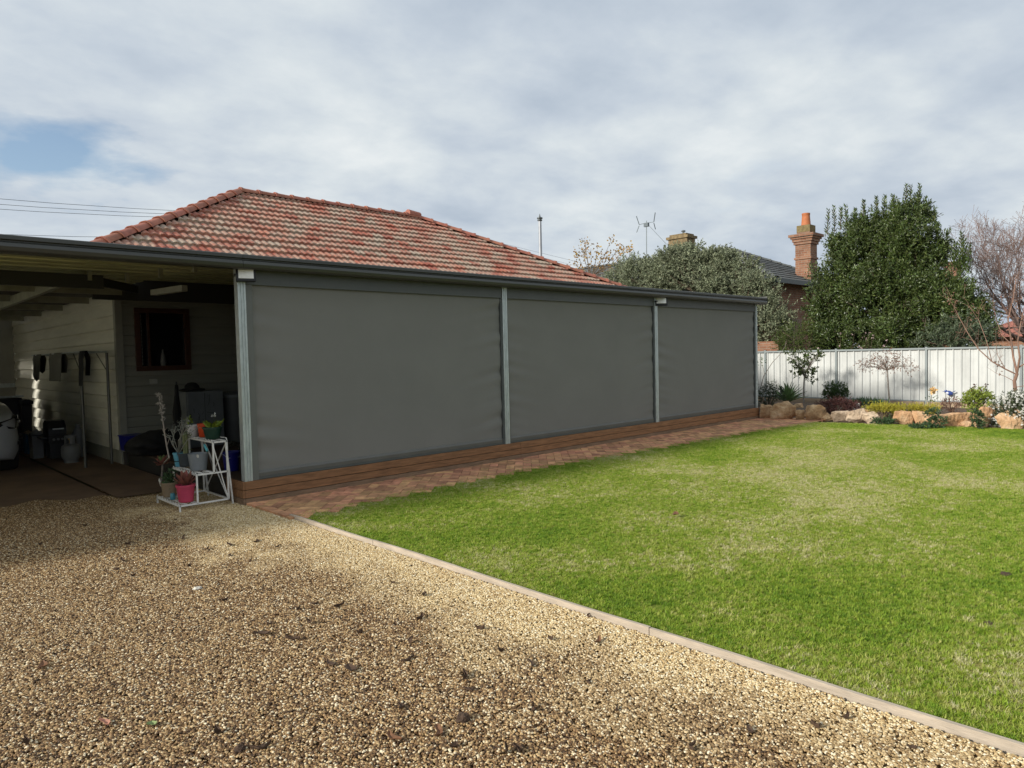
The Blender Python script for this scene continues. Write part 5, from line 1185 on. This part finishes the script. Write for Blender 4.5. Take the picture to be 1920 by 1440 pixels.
# ================================================================== things under the carport and on the deck
# car: front right corner shows at the left edge
car = thing('car', 'white car parked nose out under the carport, cut by the left edge', 'car', (-2.25,6.6,0))
cw = mat('white_car_paint', (.36,.37,.38), .22, var=.02, spec=.6); cx = -2.12
def loft(secs, m, name, parent, sm=True):
    vs = []; n = len(secs[0]); fs = []
    for s in secs: vs += s
    for i in range(len(secs)-1):
        for j in range(n): fs.append((i*n+j, i*n+(j+1)%n, (i+1)*n+(j+1)%n, (i+1)*n+j))
    fs += [tuple(range(n))[::-1], tuple(range((len(secs)-1)*n, len(secs)*n))]
    return MB().add(vs, fs).build(name, m, parent, smooth=sm)
def csec(y, w, z0, zb, zt, wt):
    h = [(-.94,z0),(-1,z0+.12),(-1.0,(z0+zb)/2),(-.965,zb-.08),(-.93,zb),(-wt,zt-.06),(-wt*.86,zt),(0,zt+.02)]
    P = [(cx+a*w, y, z) for a, z in h]; return P+[(2*cx-x, y, z) for x, _, z in P[-2::-1]]
Y0 = 4.55
secs = [csec(Y0,.62,.34,.66,.70,.5), csec(Y0+.06,.74,.26,.74,.80,.6), csec(Y0+.18,.84,.22,.82,.88,.72), csec(Y0+.45,.90,.22,.88,.95,.80), csec(Y0+.9,.92,.24,.94,1.03,.84), csec(Y0+1.15,.92,.24,.97,1.08,.84),
        csec(Y0+1.75,.92,.24,.99,1.50,.70), csec(Y0+2.4,.92,.24,1.0,1.60,.70), csec(Y0+3.4,.92,.24,1.02,1.58,.69), csec(Y0+4.0,.91,.26,1.03,1.40,.72), csec(Y0+4.35,.86,.32,1.0,1.12,.80), csec(Y0+4.42,.8,.36,.95,1.0,.75)]
loft(secs, cw, 'body', car)
for s in (-1,1):
    HL = [(.60,Y0+.03,.68),(.80,Y0+.13,.66),(.875,Y0+.30,.68),(.925,Y0+.62,.76),(.925,Y0+.66,.83),(.87,Y0+.34,.84),(.78,Y0+.14,.80),(.62,Y0+.04,.75)]
    MB().add([(cx+s*(x+.006),y-.012,z) for x,y,z in HL]+[(cx+s*(x-.08),y+.05,z) for x,y,z in HL],[tuple(range(8)),tuple(range(15,7,-1))]+[(i,(i+1)%8,8+(i+1)%8,8+i) for i in range(8)]).build('headlight', mat('headlight_glass', (.02,.022,.025), .08, spec=.8), car)
    MB().lathe((cx+s*.885,Y0+.27,.755),[(.012,-.01),(.03,0),(.03,.012),(.01,.016)],12,'x').build('headlight_lamp', mat('lamp_chrome', (.8,.8,.8), .15, metal=.9), car)
    for yy in (Y0+.85, Y0+3.45):
        wh = MB().lathe((cx+s*.80,yy,.33),[(.20,-.11),(.31,-.11),(.33,-.08),(.33,.08),(.31,.11),(.20,.11)],28,'x').build('wheel', mat('tyre', (.015,.015,.015), .8), car, smooth=True)
        MB().lathe((cx+s*.80,yy,.33),[(.19,-.09),(.05,-.10),(.05,.10),(.19,.09)],18,'x').build('rim', mat('alloy', (.3,.3,.31), .3, metal=.8), wh)
MB().box(cx-.55,Y0-.02,.36,cx+.55,Y0+.05,.56).build('grille', blackm, car, bevel=.02)
MB().bar((cx+.66,Y0+.04,.42),(cx+.885,Y0+.27,.45),.03,.045).build('fog_vent', blackm, car); MB().bar((cx-.62,Y0+.06,.42),(cx-.80,Y0+.20,.44),.02,.05).build('fog_vent', blackm, car)
MB().prism([(Y0+1.25,1.10),(Y0+1.80,1.47),(Y0+3.3,1.50),(Y0+3.9,1.35),(Y0+4.1,1.10)], cx-.80, cx+.80, 'x').build('windows', glassd, car)

# items by the clad wall
def gp(px, py, **k): return at(px, py, **k)
black_cl = mat('black_cloth', (.010,.010,.010), .9); dk = mat('dark_grey_plastic', (.025,.027,.03), .5)
# black trailer tub with a metal rim
c = gp(36,742,Y=9.6); T = thing('storage_tub', 'tall dark storage bin with a metal rim behind the car', 'bin', (c[0]-.5,9.6,0))
MB().box(c[0]-1.2,9.3,.02,c[0],9.9,c[2]-.03).build('tub', dk, T, bevel=.02); MB().bar((c[0]-1.2,9.28,c[2]),(c[0]+.01,9.28,c[2]),.03).bar((c[0]+.01,9.28,c[2]),(c[0]+.01,9.92,c[2]),.03).build('rim', galv, T)
# wheelie bin: dark rounded
c = gp(49,748,Y=9.2); T = thing('wheelie_bin', 'dark wheelie bin with rounded lid against the clad wall', 'bin', (c[0],9.2,0)); h = c[2]; x0, x1 = gp(39,800,Y=9.2)[0], gp(59,800,Y=9.2)[0]
MB().prism([(x0+.02,.06),(x1-.03,.06),(x1,h-.10),(x0-.01,h-.10)], 9.0, 9.45, 'y').build('bin_body', blackm, T, bevel=.02)
MB().prism([(x0-.02,h-.098),(x1+.02,h-.098),(x1+.01,h-.03),(x1-.05,h),(x0+.06,h),(x0,h-.03)], 8.96, 9.5, 'y').build('lid', blackm, T, bevel=.015)
for xx in (x0+.01, x1-.05): MB().lathe((xx,9.42,.09),[(.03,0),(.09,.005),(.09,.035),(.03,.04)],16,'x').build('wheel', blackm, T)
# crates and tubs
def crate(name, lab, x0p, x1p, ytp, ybp, m, rim=None, depth=.32, slots=False, fill=None):
    a = gp(x0p,ybp,Z=.02); b2 = gp(x1p,ybp,Y=a[1]); x0, x1 = a[0], b2[0]; zt = gp(x0p,ytp,Y=a[1])[2]; y = a[1]
    T = thing(name, lab, name.replace('_',' '), ((x0+x1)/2,y+depth/2,.02)); mb = MB(); t = .012
    if slots:
        for k in range(5): z = .03+(zt-.03)*k/4; mb.box(x0,y,z-.010,x1,y+t,z+.010).box(x0,y+t,z-.010,x0+t,y+depth,z+.010).box(x1-t,y+t,z-.010,x1,y+depth,z+.010)
        for k in range(6): x = x0+.001+(x1-x0-.014)*k/5; mb.box(x,y+.001,.02,x+.012,y+t+.001,zt)
        mb.box(x0,y+depth-t,.02,x1,y+depth,zt).box(x0,y,.02,x1,y+depth,.03)
    else:
        i = (x1-x0)*.06
        mb.prism([(x0+i,.02),(x1-i,.02),(x1,zt),(x0,zt)], y, y+depth, 'y')
    mb.build('shell', m, T)
    if not slots: MB().box(x0-.012,y-.012,zt+.001,x1+.012,y+depth+.012,zt+.018).build('rim', rim or m, T)
    if fill: fill(T, x0, x1, y, depth, zt)
    return T
def rags(m, n=9, s=.05, up=.04):
    def f(T, x0, x1, y, depth, zt):
        mb = MB()
        for k in range(n):
            c = Vector((random.uniform(x0+.03,x1-.03), random.uniform(y+.03,y+depth-.06), zt+up*random.random())); bm = bmesh.new(); bmesh.ops.create_icosphere(bm, subdivisions=2, radius=1)
            vs = [c+v.co*s*(1+.6*noise.noise(v.co*2+c*9)) for v in bm.verts]; mb.add(vs, [[v.index for v in q.verts] for q in bm.faces]); bm.free()
        mb.build('contents', m, T)
    return f
bluep = mat('blue_plastic', (.01,.05,.22), .45, var=.1); cyanp = mat('light_blue_plastic', (.015,.09,.20), .45); greyp = mat('pale_grey_plastic', (.14,.145,.145), .5, var=.1)
crate('milk_crate','black slotted milk crate with clutter beside the car',32,52,824,848,blackm,slots=True,fill=rags(greyp,4,.04,.05))
crate('plastic_tub','bright blue tub behind the white bag filled tub',51,65,816,852,cyanp,fill=rags(mat('cardboard_scraps',(.25,.19,.13),.9),7,.04,.06))
crate('plastic_tub','pale tub stuffed with plastic bags beside the barbecue',62,84,818,861,greyp,rim=blackm,fill=rags(mat('white_bag',(.22,.22,.22),.5),9,.05,.05))
crate('plastic_tub','dark grey tub between the bag filled tub and the barbecue',84,104,822,856,mat('taupe_plastic',(.07,.07,.062),.5),fill=rags(blackm,5,.05,.03))
# barbecue
p = gp(112,862,Z=.02); T = thing('barbecue', 'small black barbecue with a domed lid by the clad wall', 'barbecue', p); u = lambda a: px2m(a, p)
yb = p[1]; zl = gp(112,788,Y=yb)[2]; zm = gp(112,815,Y=yb)[2]
MB().prism([(yb-.02,zm),(yb+.42,zm),(yb+.40,zl-.05),(yb+.28,zl),(yb+.10,zl-.01),(yb-.01,zl-.12)], p[0]-u(16), p[0]+u(13), 'x').build('hood', blackm, T, bevel=.012)
MB().box(p[0]-u(16),yb,zm-.14,p[0]+u(13),yb+.4,zm-.002).build('firebox', blackm, T); MB().box(p[0]-u(13),yb+.05,.04,p[0]+u(11),yb+.36,zm-.145).build('cabinet', dk, T)
MB().box(p[0]-u(27),yb+.05,zm-.06,p[0]-u(16.5),yb+.35,zm-.03).box(p[0]+u(13.5),yb+.05,zm-.06,p[0]+u(20),yb+.35,zm-.03).build('side_shelf', dk, T)
MB().bar((p[0]-u(10),yb-.05,zm+.10),(p[0]+u(8),yb-.05,zm+.10),.02).build('handle', galv, T)
for k in range(3): MB().lathe((p[0]-u(8)+k*u(7),yb-.022,zm-.07),[(.02,0),(.018,.02)],12,'y').build('knob', greyp, T)
# gas bottle
p = gp(134,867,Z=.02); T = thing('gas_bottle', 'grey gas bottle with a collar standing before the barbecue', 'gas bottle', p); r = px2m(16,p); h = px2m(36,p)
gm = mat('gas_bottle_paint', (.16,.165,.16), .5, var=.1)
MB().lathe(p,[(r*.75,0),(r*.75,.04),(r*.8,.05),(r*.97,.09),(r,.15),(r,h*.72),(r*.9,h*.88),(r*.6,h*.97),(.03,h)],24).build('cylinder', gm, T, smooth=True)
mb = MB(); k0 = h*.95
for k in range(20):
    a0, a1 = [2*math.pi*(k+t)/20 for t in (0,1)]
    if k in (2,3,7,8,12,13,17,18): mb.box(0,0,0,0,0,0) if False else None
    z0_ = k0 if k % 5 in (0,1,4) else k0+.10
    q = lambda a, z, rr: (p[0]+math.cos(a)*rr, p[1]+math.sin(a)*rr, p[2]+z)
    mb.add([q(a0,z0_,r*.62),q(a1,z0_,r*.62),q(a1,k0+.14,r*.62),q(a0,k0+.14,r*.62),q(a0,z0_,r*.58),q(a1,z0_,r*.58),q(a1,k0+.14,r*.58),q(a0,k0+.14,r*.58)],[(0,1,2,3),(7,6,5,4),(3,2,6,7),(0,4,5,1)])
mb.build('collar', gm, T); MB().lathe((p[0],p[1],p[2]+h),[(.02,0),(.02,.06),(.035,.06),(.035,.08)],10).build('valve', mat('brass', (.4,.28,.1), .35, metal=.9), T)
# pale drum behind the gas bottle, low step
p = gp(148,838,X=-.25); T = thing('plastic_bottle', 'pale plastic drum half hidden behind the gas bottle', 'drum', (p[0],p[1],.02)); MB().lathe((p[0],p[1],.02),[(.09,0),(.10,.02),(.10,.38),(.06,.46),(.035,.48),(.035,.54)],16).build('drum', greyp, T, smooth=True)
# folding clothes airer on the wall
a0 = gp(60,663,X=-.5); a1 = gp(150,660,X=-.5); a2 = gp(213,655,X=-.10)
T = thing('clothes_airer', 'folding metal clothes airer standing along the clad wall', 'clothes airer', (-.5,a1[1],.02)); am2 = mat('airer_metal', (.10,.10,.09), .4, metal=.5)
zt = a1[2]; MB().tube([(-.5,a0[1],zt),(-.5,a1[1],zt)],.012,8).tube([(-.5,a1[1],zt),(-.12,a2[1]+.3,zt)],.012,8).tube([(-.12,a0[1],zt),(-.12,a2[1]+.3,zt)],.012,8).tube([(-.5,a0[1],zt),(-.12,a0[1],zt)],.012,8).build('top_frame', galv, T)
for k in range(1,4): MB().tube([(-.5+.095*k,a0[1],zt-.003),(-.5+.095*k,a1[1],zt-.003)],.004,6).build('line', galv, T)
for x, y in ((-.5,a1[1]),(-.12,a2[1]+.3)): MB().tube([(x,y,.02),(x,y,zt-.013)],.022,8).build('leg', am2, T)
MB().tube([(-.5,a1[1]+.02,zt-.30),(-.48,a1[1]+.5,zt-.02)],.008,6).tube([(-.12,a2[1]+.32,zt-.30),(-.14,a2[1]+.8,zt-.02)],.008,6).build('brace', am2, T)
def cloth(px0, px1, pyt, pyb, m, lab, pointed):
    p0 = gp(px0,pyt,X=-.53); p1 = gp(px1,pyt,X=-.53); zb = gp((px0+px1)/2,pyb,X=-.53)[2]; n = 8; vs = []; mb = MB()
    for side in (-.045,.045):
        o = len(vs)
        for j in range(n+1):
            for i in range(5):
                t = i/4; s = j/n; y = p0[1]+(p1[1]-p0[1])*t; z = zt+.013+(zb-zt)*s*(1 if not pointed else (1-.25*abs(2*t-1))) ; z = z if side < 0 or j < 1 else zt+(z-zt)*.7
                vs.append((-.5+side*min(1,s*3+.3)+.015*math.sin(t*7+s*3), y, z))
        mb.add(vs[o:], [(j*5+i,j*5+i+1,j*5+5+i+1,j*5+5+i) for j in range(n) for i in range(4)])
    tag(mb.build('hanging_cloth', m, smooth=True), lab, 'cloth', None)
cloth(61,75,663,717,mat('dark_grey_cloth',(.09,.092,.08),.9),'narrow dark cloth hanging at the left end of the airer',True)
cloth(91,114,661,716,mat('grey_cloth',(.13,.13,.115),.9),'wider grey cloth hanging over the middle of the airer',False)
cloth(147,156,664,725,black_cl,'thin black strap hanging from the airer post',False)

# cabinet with scribbled front, second bin, hat, umbrella, bundle, tubs
DZ = HD
q0_, q1_ = gp(348,735,Y=3.55), gp(418,735,Y=3.55); x0, x1 = q0_[0], q1_[0]; zt = q0_[2]
cabm = mat('grey_cabinet_paint', (.15,.165,.17), .5, var=.12, vscale=4.); scr = mat('dark_scribble', (.05,.055,.06), .7)
T = thing('metal_cabinet', 'grey metal cabinet with dark scribbled drawings on its front', 'cabinet', ((x0+x1)/2,3.8,DZ))
MB().box(x0,3.55,DZ+.002,x1,4.05,zt).build('case', cabm, T, bevel=.006)
MB().box(x0+.02,3.532,DZ+.04,x1-.012,3.549,zt-.03).build('door', cabm, T, bevel=.004)
mb = MB()
for pts in ([(.18,.70),(.19,.62)],[(.55,.90),(.62,.93),(.60,.80),(.56,.74)],[(.20,.45),(.28,.44),(.30,.55),(.36,.42),(.42,.50),(.46,.40),(.52,.46),(.60,.45)],[(.30,.62),(.33,.56),(.31,.50)],[(.45,.40),(.44,.34),(.38,.33)],[(.48,.97),(.48,.45)],[(.52,.62),(.75,.60)],[(.44,.64),(.40,.58)],[(.70,.80),(.73,.76),(.71,.72)]):
    P = [(x0+(x1-x0)*a, 3.530, DZ+(zt-DZ)*b2) for a, b2 in pts]; mb.tube(P, .004, 4)
mb.build('scribble', scr, T); MB().bar((x0+.05,3.522,DZ+.42),(x0+.05,3.522,DZ+.52),.012).build('handle', blackm, T)
q = gp(345,725,Y=3.55); 
T = thing('grey_bin', 'tall grey bin half hidden behind the verandah post', 'bin', (x1+.32,3.8,DZ)); z2 = zt-.03
MB().lathe((x1+.30,3.85,DZ+.002),[(.20,0),(.23,.06),(.26,z2-DZ-.1)],24).build('drum', mat('bin_grey', (.095,.10,.10), .5, var=.1), T, smooth=True); MB().lathe((x1+.30,3.85,DZ),[(.275,z2-DZ-.098),(.275,z2-DZ-.06),(.22,z2-DZ-.03),(.02,z2-DZ)],24).build('lid', cabm, T, smooth=True)
hx = gp(360,725,Y=3.8); MB_ = MB().lathe((hx[0],3.8,zt+.002),[(.19,0),(.185,.015),(.11,.03),(.10,.07),(.06,.11),(.01,.12)],18); MB_.v = [(x,y,z+.02*noise.noise(Vector((x*9,y*9,0)))+.012) for x,y,z in MB_.v]
tag(MB_.build('hat', black_cl, smooth=True), 'crumpled black hat lying on top of the grey cabinet', 'hat')
u0, u1 = gp(331,803,Y=3.2), gp(331,722,Y=3.45); T = thing('umbrella', 'furled black umbrella standing upright left of the cabinet', 'umbrella', (u0[0],3.3,DZ))
u0[2] = DZ+.003; MB().tube([u0,u0*.75+u1*.25,u0*.4+u1*.6,u0*.15+u1*.85,u1],[.012,.05,.06,.03,.025],10).build('canopy', black_cl, T); MB().tube([u1,u1+[0,0,.05]],[.01,.01],6).build('handle', blackm, T)
# white fastener glint
# black cover bundle over a blue tub
b0 = gp(255,846,Z=DZ); T = thing('blue_tub', 'blue tub under the end of the black cover', 'tub', b0); hw = px2m(17,b0)
MB().prism([(b0[0]-hw*.85,DZ+.002),(b0[0]+hw*.85,DZ+.002),(b0[0]+hw,DZ+px2m(27,b0)),(b0[0]-hw,DZ+px2m(27,b0))], b0[1], b0[1]+.35,'y').build('tub', mat('deep_blue_plastic', (.006,.009,.16), .4), T, bevel=.008)
MB().box(b0[0]-hw-.01,b0[1]-.01,DZ+px2m(27,b0)+.001,b0[0]+hw+.01,b0[1]+.36,DZ+px2m(29,b0)+.004).build('rim', mat('deep_blue_plastic'), T)
c = gp(297,830,Y=3.1); bm = bmesh.new(); bmesh.ops.create_icosphere(bm, subdivisions=4, radius=1); A_, Bz = px2m(44,c), px2m(24,c)
for v in bm.verts:
    n = 1+.30*noise.noise(v.co*1.5)+.10*noise.noise(v.co*5); x, y, z = v.co*n; z2 = z*Bz+.12*x*A_*1.0; v.co = Vector((c[0]+x*A_, c[1]+.2+y*.35, max(DZ+.01, c[2]+z2-.02)))
me = bpy.data.meshes.new('black_cover'); bm.to_mesh(me); bm.free(); me.materials.append(black_cl); me.polygons.foreach_set('use_smooth',[True]*len(me.polygons))
o = bpy.data.objects.new('black_cover', me); C.objects.link(o); tag(o, 'large crumpled black cover heaped on the deck behind the stand', 'cover')
p = gp(303,843,Z=DZ+.03); tag(MB().box(p[0]-.11,p[1]-.05,DZ+.002,p[0]+.11,p[1]+.08,DZ+.05).build('white_box', greyp, bevel=.006), 'small flat pale box on the deck in front of the black cover', 'box')
# small grey stool behind the pots
p = gp(368,842,Z=DZ); T = thing('stool', 'small grey slatted stool seen behind the pots', 'stool', p); sm = mat('stool_grey', (.13,.135,.14), .5); hh = .30
for k in range(7): MB().box(p[0]-.17+k*.05,p[1]-.12,DZ+hh,p[0]-.13+k*.05,p[1]+.14,DZ+hh+.02).build('slat', sm, T)
for sx_ in (-.14,.12):
    for sy_ in (-.10,.10): MB().box(p[0]+sx_,p[1]+sy_,DZ+.001,p[0]+sx_+.022,p[1]+sy_+.022,DZ+hh-.001).build('leg', sm, T)
p = gp(441,884,Z=DZ); T = thing('blue_bucket', 'deep blue bucket on the deck behind the left verandah post', 'bucket', p); r = px2m(16,p)
MB().lathe((p[0],p[1]+r,DZ+.002),[(r*.78,0),(r*.98,px2m(33,p)),(r*1.05,px2m(33,p)),(r*1.05,px2m(36,p)),(r*.95,px2m(36,p)),(r*.9,px2m(30,p)),(.01,px2m(28,p))],24).build('bucket', mat('deep_blue_plastic'), T, smooth=True)
MB().tube([(p[0]-r*1.05,p[1]+r,DZ+px2m(34,p)),(p[0]-r*.7,p[1]+r*.2,DZ+px2m(26,p)),(p[0]+r*.7,p[1]+r*.2,DZ+px2m(26,p)),(p[0]+r*1.05,p[1]+r,DZ+px2m(34,p))],.004,5).build('handle', galv, T)
p = gp(436,846,Y=2.6); T = thing('coiled_hose', 'tangle of dark hose and leaves on the deck beside the post', 'hose', (p[0],2.6,DZ)); mb = MB(); pts = []
for k in range(90): a = k*.42; pts.append((p[0]+math.cos(a)*(.13+.03*math.sin(k)), 2.6+.05*math.sin(a*.7), p[2]-.02+math.sin(a)*(.13+.03*math.cos(k*1.3))))
mb.tube(pts,.010,6); mb.build('hose', mat('hose_green', (.04,.04,.03), .5), T); MB().box(p[0]-.15,2.5,DZ+.002,p[0]+.15,2.7,p[2]-.17).build('reel_box', blackm, T, bevel=.01)

# ================================================================== overhead wires, far left
wm = mat('overhead_wire', (.09,.10,.11), .6)
for k, (ya, yb, e1, lab) in enumerate(((368,393,330,'highest overhead wire crossing the sky left of the roof'),(377,398,300,'second overhead wire from the top, left of the roof'),(386,404,300,'third overhead wire from the top, left of the roof'),(430,440,190,'upper of the two low overhead wires just above the carport gutter'),(441,451,190,'lower of the two low overhead wires just above the carport gutter'))):
    Yw = 30+k*.25; a = at(-300, ya-(yb-ya)*.9, Y=Yw); b2 = at(e1+60, yb+5, Y=Yw); m_ = (a+b2)/2-np.array([0,0,.12])
    tag(MB().tube([a,a*.75+b2*.25-[0,0,.09],m_,a*.25+b2*.75-[0,0,.09],b2], .010, 5).build('overhead_wire', wm), lab, 'wire', 'overhead wires behind the house')
for k, (ya, yb) in enumerate(((455,500),(463,508))):
    a = at(935,ya,Y=16+.3*k); b2 = at(1120,yb,Y=16+.3*k)
    tag(MB().tube([a,b2], .005, 5).build('overhead_wire', wm), ('upper','lower')[k]+' thin wire behind the red hip, passing the metal flue', 'wire', 'overhead wires behind the house')
